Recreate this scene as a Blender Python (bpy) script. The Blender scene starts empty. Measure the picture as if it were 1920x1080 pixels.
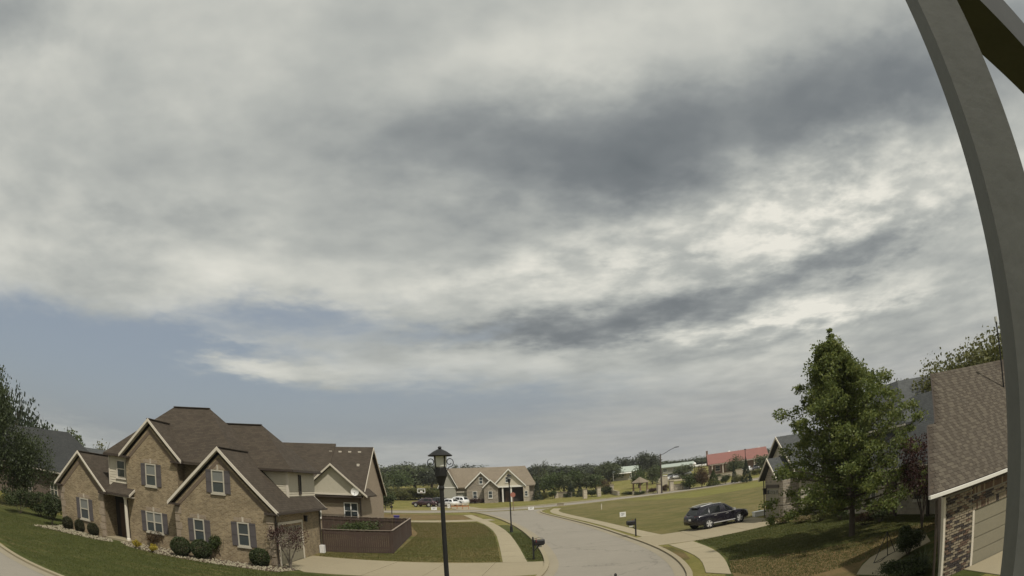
import bpy, math, random
import numpy as np
from mathutils import Vector, Matrix
R = math.radians
rnd = random.Random(7)
nrg = np.random.default_rng(11)
sc = bpy.context.scene
COL = sc.collection

# ------------------------------------------------------------------ camera
CAM_H = 5.0
PITCH, ROLL = R(16.05), R(2.75)
LENS_F, LENS_C = 1293.78, 0.213          # px at 1920 wide; theta = t + c t^3, t = r / f
cd = bpy.data.cameras.new('camera')
cam = bpy.data.objects.new('camera', cd); COL.objects.link(cam)
sc.camera = cam
cd.type = 'PANO'
cd.sensor_fit = 'HORIZONTAL'
cd.sensor_width, cd.sensor_height = 36.0, 20.25
cd.panorama_type = 'FISHEYE_LENS_POLYNOMIAL'
_k = (1920 / 36.0) / LENS_F
cd.fisheye_fov = R(179)
cd.fisheye_polynomial_k0 = 0.0
cd.fisheye_polynomial_k1 = -_k
cd.fisheye_polynomial_k2 = 0.0
cd.fisheye_polynomial_k3 = -LENS_C * _k ** 3
cd.fisheye_polynomial_k4 = 0.0
cd.clip_start, cd.clip_end = 0.05, 6000
_f = Vector((0, math.cos(PITCH), math.sin(PITCH)))
_r = Vector((1, 0, 0)); _u = Vector((0, -math.sin(PITCH), math.cos(PITCH)))
C_R = _r * math.cos(ROLL) - _u * math.sin(ROLL)
C_U = _r * math.sin(ROLL) + _u * math.cos(ROLL)
m3 = Matrix((C_R, C_U, -_f)).transposed()
cam.matrix_world = Matrix.Translation((0, 0, CAM_H)) @ m3.to_4x4()

def ray(u, v):
    dx, dy = u - 960, -(v - 540)
    r = math.hypot(dx, dy) + 1e-9
    t = r / LENS_F
    th = t + LENS_C * t ** 3
    return C_R * (math.sin(th) * dx / r) + C_U * (math.sin(th) * dy / r) + _f * math.cos(th)
def gp(u, v, z=0.0):                    # pixel of the photograph -> point on a level plane
    d = ray(u, v); k = (z - CAM_H) / d.z
    return (d.x * k, d.y * k)
def at(u, v, D):                        # pixel + ground distance -> point
    d = ray(u, v); k = D / math.hypot(d.x, d.y)
    return (d.x * k, d.y * k, CAM_H + d.z * k)

# ------------------------------------------------------------------ world, sun, exposure
SUN_AZ, SUN_EL = R(140), R(57)           # azimuth measured from +Y towards +X
sdir = Vector((math.sin(SUN_AZ) * math.cos(SUN_EL), math.cos(SUN_AZ) * math.cos(SUN_EL), math.sin(SUN_EL)))
world = bpy.data.worlds.new('World'); sc.world = world; world.use_nodes = True
wt = world.node_tree; wt.nodes.clear()
class NT:
    def __init__(s, t): s.t = t
    def n(s, typ, **kw):
        nd = s.t.nodes.new(typ)
        for k, v in kw.items(): setattr(nd, k, v)
        return nd
    def link(s, a, b): s.t.links.new(a, b)
    def setin(s, nd, i, v):
        if v is None: return
        if isinstance(v, bpy.types.NodeSocket): s.t.links.new(v, nd.inputs[i])
        else: nd.inputs[i].default_value = v
    def m(s, op, a, b=None, c=None, clamp=False):
        nd = s.n('ShaderNodeMath', operation=op, use_clamp=clamp)
        for i, v in enumerate((a, b, c)): s.setin(nd, i, v)
        return nd.outputs[0]
    def vm(s, op, a, b=None):
        nd = s.n('ShaderNodeVectorMath', operation=op)
        s.setin(nd, 0, a); s.setin(nd, 1, b)
        return nd.outputs[0]
    def xyz(s, x, y, z):
        nd = s.n('ShaderNodeCombineXYZ')
        for i, v in enumerate((x, y, z)): s.setin(nd, i, v)
        return nd.outputs[0]
    def noise(s, vec, scale, detail=4, rough=.55, dist=0, out='Fac'):
        nd = s.n('ShaderNodeTexNoise')
        if vec is not None: s.link(vec, nd.inputs['Vector'])
        nd.inputs['Scale'].default_value = scale; nd.inputs['Detail'].default_value = detail
        nd.inputs['Roughness'].default_value = rough; nd.inputs['Distortion'].default_value = dist
        return nd.outputs[out]
    def ramp(s, fac, stops, interp='LINEAR'):
        nd = s.n('ShaderNodeValToRGB'); cr = nd.color_ramp; cr.interpolation = interp
        while len(cr.elements) < len(stops): cr.elements.new(.5)
        for e, (p, c) in zip(cr.elements, stops):
            e.position = p; e.color = (*c, 1) if len(c) == 3 else c
        s.link(fac, nd.inputs[0]); return nd.outputs[0]
    def mix(s, fac, a, b, blend='MIX'):
        nd = s.n('ShaderNodeMix', data_type='RGBA', blend_type=blend)
        s.setin(nd, 0, fac)
        s.setin(nd, 6, a if isinstance(a, bpy.types.NodeSocket) else (*a, 1))
        s.setin(nd, 7, b if isinstance(b, bpy.types.NodeSocket) else (*b, 1))
        return nd.outputs[2]
    def mapr(s, v, a, b, c=0., d=1., smooth=True):
        nd = s.n('ShaderNodeMapRange', interpolation_type='SMOOTHSTEP' if smooth else 'LINEAR')
        s.setin(nd, 0, v)
        for i, x in enumerate((a, b, c, d)): nd.inputs[i + 1].default_value = x
        return nd.outputs[0]

def build_sky():
    N = NT(wt)
    tc = N.n('ShaderNodeTexCoord')
    dirv = tc.outputs['Generated']
    sep = N.n('ShaderNodeSeparateXYZ'); N.link(dirv, sep.inputs[0])
    x, y, z = sep.outputs
    zc = N.m('ADD', N.m('MAXIMUM', z, 0.0), 0.13)
    P = N.xyz(N.m('DIVIDE', x, zc), N.m('DIVIDE', y, zc), 0.0)       # the cloud layer seen from below
    az = N.m('MULTIPLY', N.m('ARCTAN2', x, y), 57.2958)
    el = N.m('MULTIPLY', N.m('ARCSINE', z), 57.2958)
    # wind-torn edges
    w1 = N.n('ShaderNodeSeparateColor'); N.link(N.noise(P, 1.5, 4, .58, out='Color'), w1.inputs[0])
    w2 = N.n('ShaderNodeSeparateColor'); N.link(N.noise(P, 6.0, 4, .62, out='Color'), w2.inputs[0])
    def warp(base, a, b, k1, k2):
        d = N.m('ADD', N.m('MULTIPLY', N.m('SUBTRACT', a, .5), k1), N.m('MULTIPLY', N.m('SUBTRACT', b, .5), k2))
        return N.m('ADD', base, d)
    elscale = N.mapr(el, 4, 32, .3, 1.0, False)
    azw = warp(az, w1.outputs[0], w2.outputs[0], 13, 7)
    dl = N.m('ADD', N.m('MULTIPLY', N.m('SUBTRACT', w1.outputs[1], .5), 8), N.m('MULTIPLY', N.m('SUBTRACT', w2.outputs[1], .5), 5))
    elw = N.m('ADD', el, N.m('MULTIPLY', dl, elscale))
    def blob(a0, e0, sa, se, amp, tilt=0., p=2):
        da = N.m('SUBTRACT', azw, a0); de = N.m('SUBTRACT', elw, e0)
        if tilt: de = N.m('SUBTRACT', de, N.m('MULTIPLY', da, tilt))
        q = N.m('ADD', N.m('POWER', N.m('ABSOLUTE', N.m('DIVIDE', da, sa)), 2.0), N.m('POWER', N.m('ABSOLUTE', N.m('DIVIDE', de, se)), 2.0))
        return N.m('MULTIPLY', N.m('EXPONENT', N.m('MULTIPLY', q, -1.0)), amp)
    def total(lst, base):
        acc = base
        for b in lst: acc = N.m('ADD', acc, blob(*b))
        return acc
    n_big = N.noise(P, 1.15, 4, .5)
    n_mid = N.noise(P, 4.2, 4, .52)
    n_puf = N.noise(N.vm('ADD', P, (3.7, 1.3, 0.0)), 5.5, 5, .58)
    n_far = N.noise(N.vm('MULTIPLY', P, (.35, 1.0, 1.0)), 1.7, 3, .6)
    tex = N.m('ADD', N.m('MULTIPLY', N.m('SUBTRACT', n_big, .5), .72), N.m('MULTIPLY', N.m('SUBTRACT', n_mid, .5), .38))
    lum = total([
        (1, 27.0, 17, 4.6, -.42, -.05), (20, 29.0, 14, 4.0, -.30), (40, 28.8, 12, 4.2, -.36), (12, 24, 9, 2.2, -.14),
        (30, 21.0, 13, 4.0, .17, .10), (40, 20, 6, 4, .06), (12, 19.5, 11, 2.2, .10, .05),
        (31, 15.1, 10, 1.35, -.34, .10), (12, 13.1, 12, 1.3, -.40, .09), (0, 12.0, 8, 1.0, -.26),
        (25, 11.4, 10, .95, .16, .06), (20, 9.4, 9, .8, -.16, .04), (0, 15.8, 13, 1.9, .10),
        (-28, 21.5, 5, 1.4, -.13), (-38, 20, 4, 1.2, -.12), (6, 36, 12, 3.5, .10),
        (-58, 35, 8, 4, -.28), (-38, 30, 10, 5, .06), (-25, 17.5, 12, 1.6, .06), (58, 30, 8, 9, -.2)],
        N.m('ADD', N.m('MULTIPLY', tex, .95), .70))
    puffm = N.m('ADD', blob(31, 20, 15, 5.0, .40), N.m('ADD', blob(24, 11.0, 14, 1.5, .36), blob(8, 17.5, 16, 3.2, .24)))
    lum = N.m('ADD', lum, N.m('MULTIPLY', N.m('SUBTRACT', N.mapr(n_puf, .33, .69), .42), puffm))
    cloud = N.ramp(lum, [(0.0, (.120, .138, .150)), (.25, (.188, .206, .216)), (.45, (.285, .303, .302)), (.66, (.445, .458, .430)), (.82, (.61, .61, .555)), (.98, (.78, .76, .68))])
    gap = total([(-18, 14.0, 10, 1.5, .85, -.03), (-27, 11.5, 10, 1.6, .75), (-44, 9.5, 15, 3.6, 1.0, -.02), (-7, 12.2, 6, .9, .5), (-30, 5.0, 24, 4.2, 1.25), (-2, 6.0, 15, 2.6, .8), (-21, 9.2, 7, .9, -.62, -.03), (-24, 11.9, 5, .5, -.3)],
                N.m('MULTIPLY', tex, 1.0))
    gapf = N.mapr(gap, .05, 1.10)
    sky = N.n('ShaderNodeTexSky', sky_type='NISHITA')
    sky.sun_disc = False; sky.sun_elevation = SUN_EL; sky.sun_rotation = SUN_AZ
    sky.dust_density = 3.0; sky.air_density = 1.2; sky.ozone_density = 1.0
    skyc = N.vm('MULTIPLY', sky.outputs[0], (.086, .089, .098))          # Nishita at a strength of about 0.09
    veil = N.mix(.70, skyc, (.285, .315, .345))                          # thin high cloud in front of the blue
    col = N.mix(gapf, cloud, veil)
    # distant cloud deck closing up over the horizon
    hz = N.m('MULTIPLY', N.mapr(el, 9.5, 2.5), N.mapr(az, -30, 16, .05, .80))
    hcol = N.mix(N.mapr(n_far, .3, .7), (.305, .315, .325), (.36, .36, .345))
    col = N.mix(hz, col, hcol)
    col = N.mix(N.mapr(el, -1.0, -6.0), col, (.10, .095, .07))            # below the horizon
    bg = N.n('ShaderNodeBackground'); N.link(col, bg.inputs[0]); bg.inputs[1].default_value = 1.03
    out = N.n('ShaderNodeOutputWorld'); N.link(bg.outputs[0], out.inputs[0])
build_sky()
sl = bpy.data.lights.new('sun', 'SUN'); sl.energy = 3.5; sl.angle = R(1.5); sl.color = (1.0, .945, .85)
sun = bpy.data.objects.new('sun', sl); COL.objects.link(sun)
sun.rotation_euler = (-sdir).to_track_quat('-Z', 'Y').to_euler()
sun.location = sdir * 60
sc.view_settings.view_transform = 'Standard'; sc.view_settings.look = 'None'
sc.view_settings.exposure = 0.0; sc.view_settings.gamma = 1.0; sc.view_settings.use_curve_mapping = False
sc.cycles.max_bounces = 4; sc.cycles.diffuse_bounces = 3; sc.cycles.glossy_bounces = 2; sc.cycles.transmission_bounces = 2; sc.cycles.transparent_max_bounces = 6
sc.cycles.use_denoising = True
sc.cycles.use_adaptive_sampling = True; sc.cycles.adaptive_threshold = .015
world.cycles.sampling_method = 'NONE'
# ------------------------------------------------------------------ materials
MATS = {}
def _pb(name):
    m = bpy.data.materials.new(name); m.use_nodes = True
    N = NT(m.node_tree); b = m.node_tree.nodes['Principled BSDF']
    MATS[name] = m
    return m, N, b
def geo_pos(N): return N.n('ShaderNodeNewGeometry').outputs['Position']
def mat(name, col, rough=.8, var=.18, scale=2.5, bump=0., bscale=30, metal=0., spec=.3, fine=.10):
    m, N, b = _pb(name)
    P = geo_pos(N)
    n1 = N.noise(P, scale, 5); n2 = N.noise(P, scale * 9, 4)
    f = N.m('ADD', N.m('MULTIPLY', N.m('SUBTRACT', n1, .5), var * 2.4), N.m('MULTIPLY', N.m('SUBTRACT', n2, .5), fine * 2.4))
    hs = N.n('ShaderNodeHueSaturation'); N.link(N.m('ADD', f, 1.0), hs.inputs['Value'])
    hs.inputs['Color'].default_value = (*col, 1)
    N.link(hs.outputs[0], b.inputs['Base Color'])
    b.inputs['Roughness'].default_value = rough; b.inputs['Metallic'].default_value = metal
    b.inputs['Specular IOR Level'].default_value = spec
    if bump:
        bp = N.n('ShaderNodeBump'); bp.inputs['Strength'].default_value = bump; bp.inputs['Distance'].default_value = .02
        N.link(N.noise(P, bscale, 4), bp.inputs['Height']); N.link(bp.outputs[0], b.inputs['Normal'])
    return m
def wall_uv(N, k=1.0):
    """along-the-wall / up coordinates whichever way the face looks"""
    g = N.n('ShaderNodeNewGeometry'); s1 = N.n('ShaderNodeSeparateXYZ'); N.link(g.outputs['Position'], s1.inputs[0])
    s2 = N.n('ShaderNodeSeparateXYZ'); N.link(g.outputs['True Normal'], s2.inputs[0])
    f = N.m('GREATER_THAN', N.m('ABSOLUTE', s2.outputs[0]), N.m('ABSOLUTE', s2.outputs[1]))
    al = N.m('ADD', N.m('MULTIPLY', s1.outputs[1], f), N.m('MULTIPLY', s1.outputs[0], N.m('SUBTRACT', 1.0, f)))
    return N.xyz(al, N.m('MULTIPLY', s1.outputs[2], k), 0.0), g.outputs['Position']
def brickmat(name, c1, c2, mortar, bw=.215, bh=.075, gap=.012, rough=.85, var=.25, k=1.0, offset=.5, bump=.5, big=.5):
    m, N, b = _pb(name)
    uv, P = wall_uv(N, k)
    br = N.n('ShaderNodeTexBrick'); N.link(uv, br.inputs['Vector'])
    br.offset = offset
    br.inputs['Color1'].default_value = (*c1, 1); br.inputs['Color2'].default_value = (*c2, 1); br.inputs['Mortar'].default_value = (*mortar, 1)
    br.inputs['Scale'].default_value = 1; br.inputs['Brick Width'].default_value = bw; br.inputs['Row Height'].default_value = bh
    br.inputs['Mortar Size'].default_value = gap; br.inputs['Mortar Smooth'].default_value = .3; br.inputs['Bias'].default_value = -.1
    n1 = N.noise(P, big, 5); n2 = N.noise(P, 9, 4)
    f = N.m('ADD', N.m('MULTIPLY', N.m('SUBTRACT', n1, .5), var * 2), N.m('MULTIPLY', N.m('SUBTRACT', n2, .5), var * 1.6))
    hs = N.n('ShaderNodeHueSaturation'); N.link(br.outputs[0], hs.inputs['Color']); N.link(N.m('ADD', f, 1.0), hs.inputs['Value'])
    N.link(hs.outputs[0], b.inputs['Base Color']); b.inputs['Roughness'].default_value = rough
    b.inputs['Specular IOR Level'].default_value = .2
    bp = N.n('ShaderNodeBump'); bp.inputs['Strength'].default_value = bump; bp.inputs['Distance'].default_value = .012
    N.link(N.m('SUBTRACT', 1.0, br.outputs[1]), bp.inputs['Height']); N.link(bp.outputs[0], b.inputs['Normal'])
    return m
def leafmat(name, c1, c2, c3, trans=.35, rough=.55):
    m, N, b = _pb(name)
    g = N.n('ShaderNodeNewGeometry')
    n1 = N.noise(g.outputs['Position'], 1.4, 2)
    f = N.m('ADD', N.m('MULTIPLY', g.outputs['Random Per Island'], .5), N.m('MULTIPLY', n1, .55), clamp=True)
    c = N.ramp(f, [(.08, c1), (.55, c2), (.98, c3)])
    N.link(c, b.inputs['Base Color']); b.inputs['Roughness'].default_value = rough; b.inputs['Specular IOR Level'].default_value = .25
    tr = N.n('ShaderNodeBsdfTranslucent')
    hs = N.n('ShaderNodeHueSaturation'); N.link(c, hs.inputs['Color']); hs.inputs['Value'].default_value = 1.5; hs.inputs['Hue'].default_value = .485
    N.link(hs.outputs[0], tr.inputs[0])
    mx = N.n('ShaderNodeMixShader'); mx.inputs[0].default_value = trans
    N.link(b.outputs[0], mx.inputs[1]); N.link(tr.outputs[0], mx.inputs[2])
    N.link(mx.outputs[0], m.node_tree.nodes['Material Output'].inputs[0])
    return m
def lawnmat(name, green, green2, dry, dryamt=.5, s1=.10, s2=.6, stripe=0.):
    m, N, b = _pb(name)
    P = geo_pos(N)
    n1 = N.noise(P, s1, 5, .55, .4); n2 = N.noise(P, s2, 6, .65); n3 = N.noise(P, 6.5, 5, .7); n4 = N.noise(P, 40, 3, .7)
    g = N.mix(N.mapr(n2, .35, .65), green, green2)
    d = N.m('ADD', N.m('MULTIPLY', n1, .55), N.m('ADD', N.m('MULTIPLY', n2, .3), N.m('MULTIPLY', n3, .25)))
    if stripe:
        wv = N.n('ShaderNodeTexWave'); N.link(P, wv.inputs[0]); wv.inputs['Scale'].default_value = .32; wv.inputs['Distortion'].default_value = 1.5
        wv.bands_direction = 'Y'
        d = N.m('ADD', d, N.m('MULTIPLY', N.m('SUBTRACT', wv.outputs['Fac'], .5), stripe))
    c = N.mix(N.mapr(d, .72 - .4 * dryamt, .90 - .4 * dryamt), g, dry)
    f = N.m('ADD', .22, N.m('ADD', N.m('MULTIPLY', n2, .45), N.m('ADD', N.m('MULTIPLY', n3, .65), N.m('MULTIPLY', n4, .5))))
    hs = N.n('ShaderNodeHueSaturation'); N.link(c, hs.inputs['Color']); N.link(f, hs.inputs['Value'])
    N.link(hs.outputs[0], b.inputs['Base Color']); b.inputs['Roughness'].default_value = .95; b.inputs['Specular IOR Level'].default_value = .1
    bp = N.n('ShaderNodeBump'); bp.inputs['Strength'].default_value = .8; bp.inputs['Distance'].default_value = .06
    N.link(N.m('ADD', n4, N.m('MULTIPLY', n3, .7)), bp.inputs['Height']); N.link(bp.outputs[0], b.inputs['Normal'])
    return m
def concmat(name, col, rough=.9, stain=.3, crack=0.):
    m, N, b = _pb(name)
    P = geo_pos(N)
    n1 = N.noise(P, .22, 5, .6); n2 = N.noise(P, 1.7, 6, .65); n3 = N.noise(P, 60, 3, .6)
    f = N.m('ADD', 1 - .5 * stain - .1, N.m('ADD', N.m('MULTIPLY', n1, stain * .6), N.m('ADD', N.m('MULTIPLY', n2, stain * .5), N.m('MULTIPLY', n3, .2))))
    if crack:
        vo = N.n('ShaderNodeTexVoronoi', feature='DISTANCE_TO_EDGE'); vo.inputs['Scale'].default_value = .11
        sc_ = N.n('ShaderNodeVectorMath', operation='SCALE'); N.link(N.noise(P, .9, 5, .65, out='Color'), sc_.inputs[0]); sc_.inputs['Scale'].default_value = 2.2
        N.link(N.vm('ADD', P, sc_.outputs[0]), vo.inputs['Vector'])
        ck = N.mapr(vo.outputs['Distance'], .002, .009)
        f = N.m('MULTIPLY', f, N.m('ADD', 1 - crack, N.m('MULTIPLY', ck, crack)))
    hs = N.n('ShaderNodeHueSaturation'); hs.inputs['Color'].default_value = (*col, 1); N.link(f, hs.inputs['Value'])
    N.link(hs.outputs[0], b.inputs['Base Color']); b.inputs['Roughness'].default_value = rough; b.inputs['Specular IOR Level'].default_value = .2
    bp = N.n('ShaderNodeBump'); bp.inputs['Strength'].default_value = .25; bp.inputs['Distance'].default_value = .01
    N.link(n3, bp.inputs['Height']); N.link(bp.outputs[0], b.inputs['Normal'])
    return m
def flat(name, col, rough=.5, metal=0., spec=.5, coat=0.):
    m, N, b = _pb(name)
    P = geo_pos(N); n = N.noise(P, 8, 4)
    hs = N.n('ShaderNodeHueSaturation'); hs.inputs['Color'].default_value = (*col, 1); N.link(N.m('ADD', .9, N.m('MULTIPLY', n, .2)), hs.inputs['Value'])
    N.link(hs.outputs[0], b.inputs['Base Color'])
    N.link(N.m('ADD', rough - .05, N.m('MULTIPLY', n, .1)), b.inputs['Roughness'])
    b.inputs['Metallic'].default_value = metal; b.inputs['Specular IOR Level'].default_value = spec; b.inputs['Coat Weight'].default_value = coat
    return m

brickmat('brick_tan', (.275, .213, .128), (.155, .11, .063), (.275, .235, .165), var=.40, big=1.6)
brickmat('brick_rear', (.30, .235, .165), (.235, .18, .125), (.31, .27, .215), var=.18)
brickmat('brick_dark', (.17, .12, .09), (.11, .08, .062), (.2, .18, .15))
brickmat('stone_veneer', (.30, .255, .195), (.19, .165, .135), (.34, .31, .26), bw=.42, bh=.17, gap=.018, var=.35, offset=.37)
brickmat('stone_pale', (.46, .40, .31), (.34, .295, .23), (.44, .40, .33), bw=.4, bh=.2, gap=.02, var=.3, offset=.4)
brickmat('red_brick', (.20, .125, .085), (.15, .09, .062), (.23, .19, .15))
brickmat('shingle_brown', (.070, .056, .041), (.048, .038, .028), (.032, .026, .02), bw=.32, bh=.10, gap=.008, var=.22, bump=.6)
brickmat('shingle_tan', (.215, .178, .130), (.17, .14, .10), (.12, .10, .075), bw=.32, bh=.10, gap=.008, var=.18)
brickmat('shingle_grey', (.080, .084, .082), (.060, .063, .063), (.04, .04, .04), bw=.32, bh=.10, gap=.008, var=.2)
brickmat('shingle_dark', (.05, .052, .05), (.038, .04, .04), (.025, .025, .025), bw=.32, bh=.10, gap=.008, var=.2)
mat('red_metal_roof', (.215, .095, .078), .55, .12, .8)
mat('trim_cream', (.56, .51, .42), .6, .06, 3)
mat('trim_white', (.70, .68, .62), .5, .05, 3)
mat('trim_brown', (.05, .038, .03), .5, .1, 3)
mat('siding', (.50, .455, .355), .65, .08, 3)
mat('siding_grey', (.30, .29, .245), .65, .08, 3)
mat('stucco', (.43, .395, .31), .9, .08, 1.2, bump=.3, bscale=90)
mat('shutter', (.085, .075, .075), .6, .1, 4)
mat('frieze', (.14, .105, .075), .7, .1, 3)
flat('glass', (.045, .055, .058), .12, 0, .6)
flat('blind', (.16, .165, .15), .5)
mat('porch_shade_tone', (.035, .028, .024), .8)  # shade under the porches, put into a surface colour
mat('door_brown', (.075, .045, .03), .5)
mat('fence_wood', (.066, .044, .034), .8, .22, 1.4, bump=.3, bscale=14)
mat('fence_cap', (.21, .17, .135), .8, .18, 2)
mat('beam_paint', (.05, .053, .054), .8, .2, 4)
mat('trim_window', (.40, .37, .30), .6, .08, 3)
mat('post_shade_paint', (.12, .123, .117), .75, .16, 3.5, bump=.08, bscale=20)  # dark tone stands in for the shade of a porch roof
mat('garage_door', (.22, .20, .145), .55, .07, 1.4)
flat('lamp_black', (.014, .014, .014), .55, .0, .3)
flat('lamp_glass', (.50, .50, .46), .25, 0, .5)
flat('iron', (.03, .028, .026), .5, .4)
flat('white_plastic', (.72, .71, .68), .4)
flat('sign_white', (.78, .77, .74), .5)
flat('sign_print', (.14, .14, .15), .6)
flat('blue_plastic', (.045, .035, .20), .45)
flat('rubber', (.018, .018, .018), .8, 0, .2)
flat('alloy', (.58, .58, .58), .35, .35)
flat('chrome', (.66, .66, .66), .2, .6)
flat('red_lens', (.30, .02, .02), .2, 0, .5)
flat('clear_lens', (.62, .63, .64), .12, 0, .7)
flat('car_glass', (.012, .014, .015), .08, 0, .5)
flat('paint_navy', (.011, .010, .016), .28, .0, .45, .25)
flat('paint_maroon', (.05, .022, .03), .25, .3, .5, .8)
flat('paint_white', (.72, .72, .71), .25, 0, .5, .8)
flat('paint_silver', (.40, .40, .41), .28, .5, .5, .8)
flat('paint_black', (.015, .015, .016), .2, .2, .5, .8)
flat('paint_grey', (.11, .11, .12), .25, .4, .5, .8)
mat('bark', (.085, .068, .052), .9, .25, 5, bump=.6, bscale=25)
mat('bark_light', (.17, .145, .115), .9, .25, 5, bump=.6, bscale=25)
mat('wood_pole', (.07, .055, .045), .85, .2, 2)
mat('wood_gazebo', (.19, .125, .085), .75, .2, 2)
mat('stones', (.30, .27, .19), .9, .22, 3, fine=.25)
mat('mulch', (.075, .052, .036), 1., .3, 3, bump=.6, bscale=40)
concmat('concrete', (.262, .225, .150), stain=.35)
concmat('concrete_walk', (.285, .246, .165), stain=.38)
concmat('asphalt', (.228, .208, .172), stain=.46, crack=.28)
concmat('gutter_concrete', (.245, .215, .155), stain=.45)
lawnmat('field', (.135, .130, .036), (.17, .152, .048), (.22, .18, .075), .45, s1=.035, s2=.3)
lawnmat('lawn_green', (.054, .065, .018), (.072, .080, .024), (.125, .105, .042), .42, stripe=.14)
lawnmat('lawn_mid', (.082, .090, .026), (.105, .105, .034), (.175, .135, .060), .62, s1=.16, s2=.7, stripe=.12)
lawnmat('lawn_dry', (.085, .083, .028), (.105, .088, .034), (.155, .110, .052), .80, s1=.2, s2=.9)
lawnmat('lawn_field', (.098, .096, .032), (.124, .112, .040), (.160, .132, .060), .55, s1=.06, s2=.35, stripe=.16)
lawnmat('lawn_bright', (.140, .138, .040), (.165, .155, .048), (.175, .150, .068), .30, s1=.06, s2=.35)
leafmat('leaf_main', (.050, .072, .020), (.110, .140, .038), (.21, .22, .064), .38)
leafmat('leaf_far', (.050, .064, .030), (.078, .094, .042), (.115, .128, .056), .2)
leafmat('leaf_far_dark', (.042, .050, .034), (.062, .072, .046), (.094, .104, .062), .15)
leafmat('leaf_mid', (.042, .064, .022), (.068, .094, .032), (.10, .128, .045), .25)
leafmat('leaf_olive', (.07, .078, .024), (.105, .11, .036), (.15, .145, .05), .3)
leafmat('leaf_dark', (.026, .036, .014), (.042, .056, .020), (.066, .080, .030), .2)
leafmat('leaf_conifer', (.018, .028, .016), (.03, .042, .022), (.045, .06, .03), .12)
leafmat('leaf_shrub', (.03, .046, .014), (.05, .07, .02), (.085, .10, .03), .25)
leafmat('leaf_brown', (.06, .042, .024), (.09, .06, .032), (.12, .085, .04), .25)
leafmat('leaf_clipped', (.028, .030, .014), (.042, .044, .020), (.065, .062, .028), .2)
leafmat('leaf_purple', (.028, .014, .013), (.055, .026, .022), (.085, .045, .035), .2)
leafmat('leaf_yellow', (.16, .14, .02), (.30, .24, .03), (.45, .36, .05), .3)
leafmat('blade', (.050, .063, .017), (.080, .090, .026), (.15, .135, .050), .3)
leafmat('blade_olive', (.078, .086, .024), (.120, .116, .036), (.19, .155, .065), .3)
leafmat('spiky', (.05, .065, .035), (.08, .10, .05), (.13, .145, .08), .25)
leafmat('tan_tuft', (.14, .115, .055), (.20, .165, .08), (.27, .225, .11), .3)

# ------------------------------------------------------------------ mesh helpers
def arr_mesh(name, V, F):
    V = np.asarray(V, np.float32); F = np.asarray(F, np.int32)
    me = bpy.data.meshes.new(name); n, k = F.shape
    me.vertices.add(len(V)); me.vertices.foreach_set('co', V.ravel())
    me.loops.add(n * k); me.loops.foreach_set('vertex_index', F.ravel())
    me.polygons.add(n); me.polygons.foreach_set('loop_start', np.arange(0, n * k, k, dtype=np.int32))
    me.update(calc_edges=True); me.validate()
    return me
def add_obj(name, me, mat_, parent=None, **kw):
    if mat_ is not None and (not me.materials): me.materials.append(MATS[mat_])
    o = bpy.data.objects.new(name, me); COL.objects.link(o)
    if parent is not None: o.parent = parent
    tag(o, **kw); return o
def tag(o, label=None, cat=None, group=None, kind=None):
    if label: o['label'] = label
    if cat: o['category'] = cat
    if group: o['group'] = group
    if kind: o['kind'] = kind
    return o
def thing(name, label, cat, loc=(0, 0, 0), rz=0., group=None):
    o = bpy.data.objects.new(name, None); COL.objects.link(o); o.empty_display_size = .2
    o.location = loc; o.rotation_euler = (0, 0, rz)
    return tag(o, label, cat, group)
def kids(o): return [c for c in bpy.data.objects if c.parent == o]
def copy_tree(o, parent=None, loc=None, rz=None, scale=None, label=None, name=None, swap=None):
    def rec(a, par):
        c = a.copy(); COL.objects.link(c); c.parent = par
        for ch in a.children: rec(ch, c)
        return c
    r = rec(o, parent)
    if loc is not None: r.location = loc
    if rz is not None: r.rotation_euler = (0, 0, rz)
    if scale is not None: r.scale = (scale,) * 3 if not hasattr(scale, '__len__') else scale
    if label: r['label'] = label
    if name: r.name = name
    return r
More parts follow.
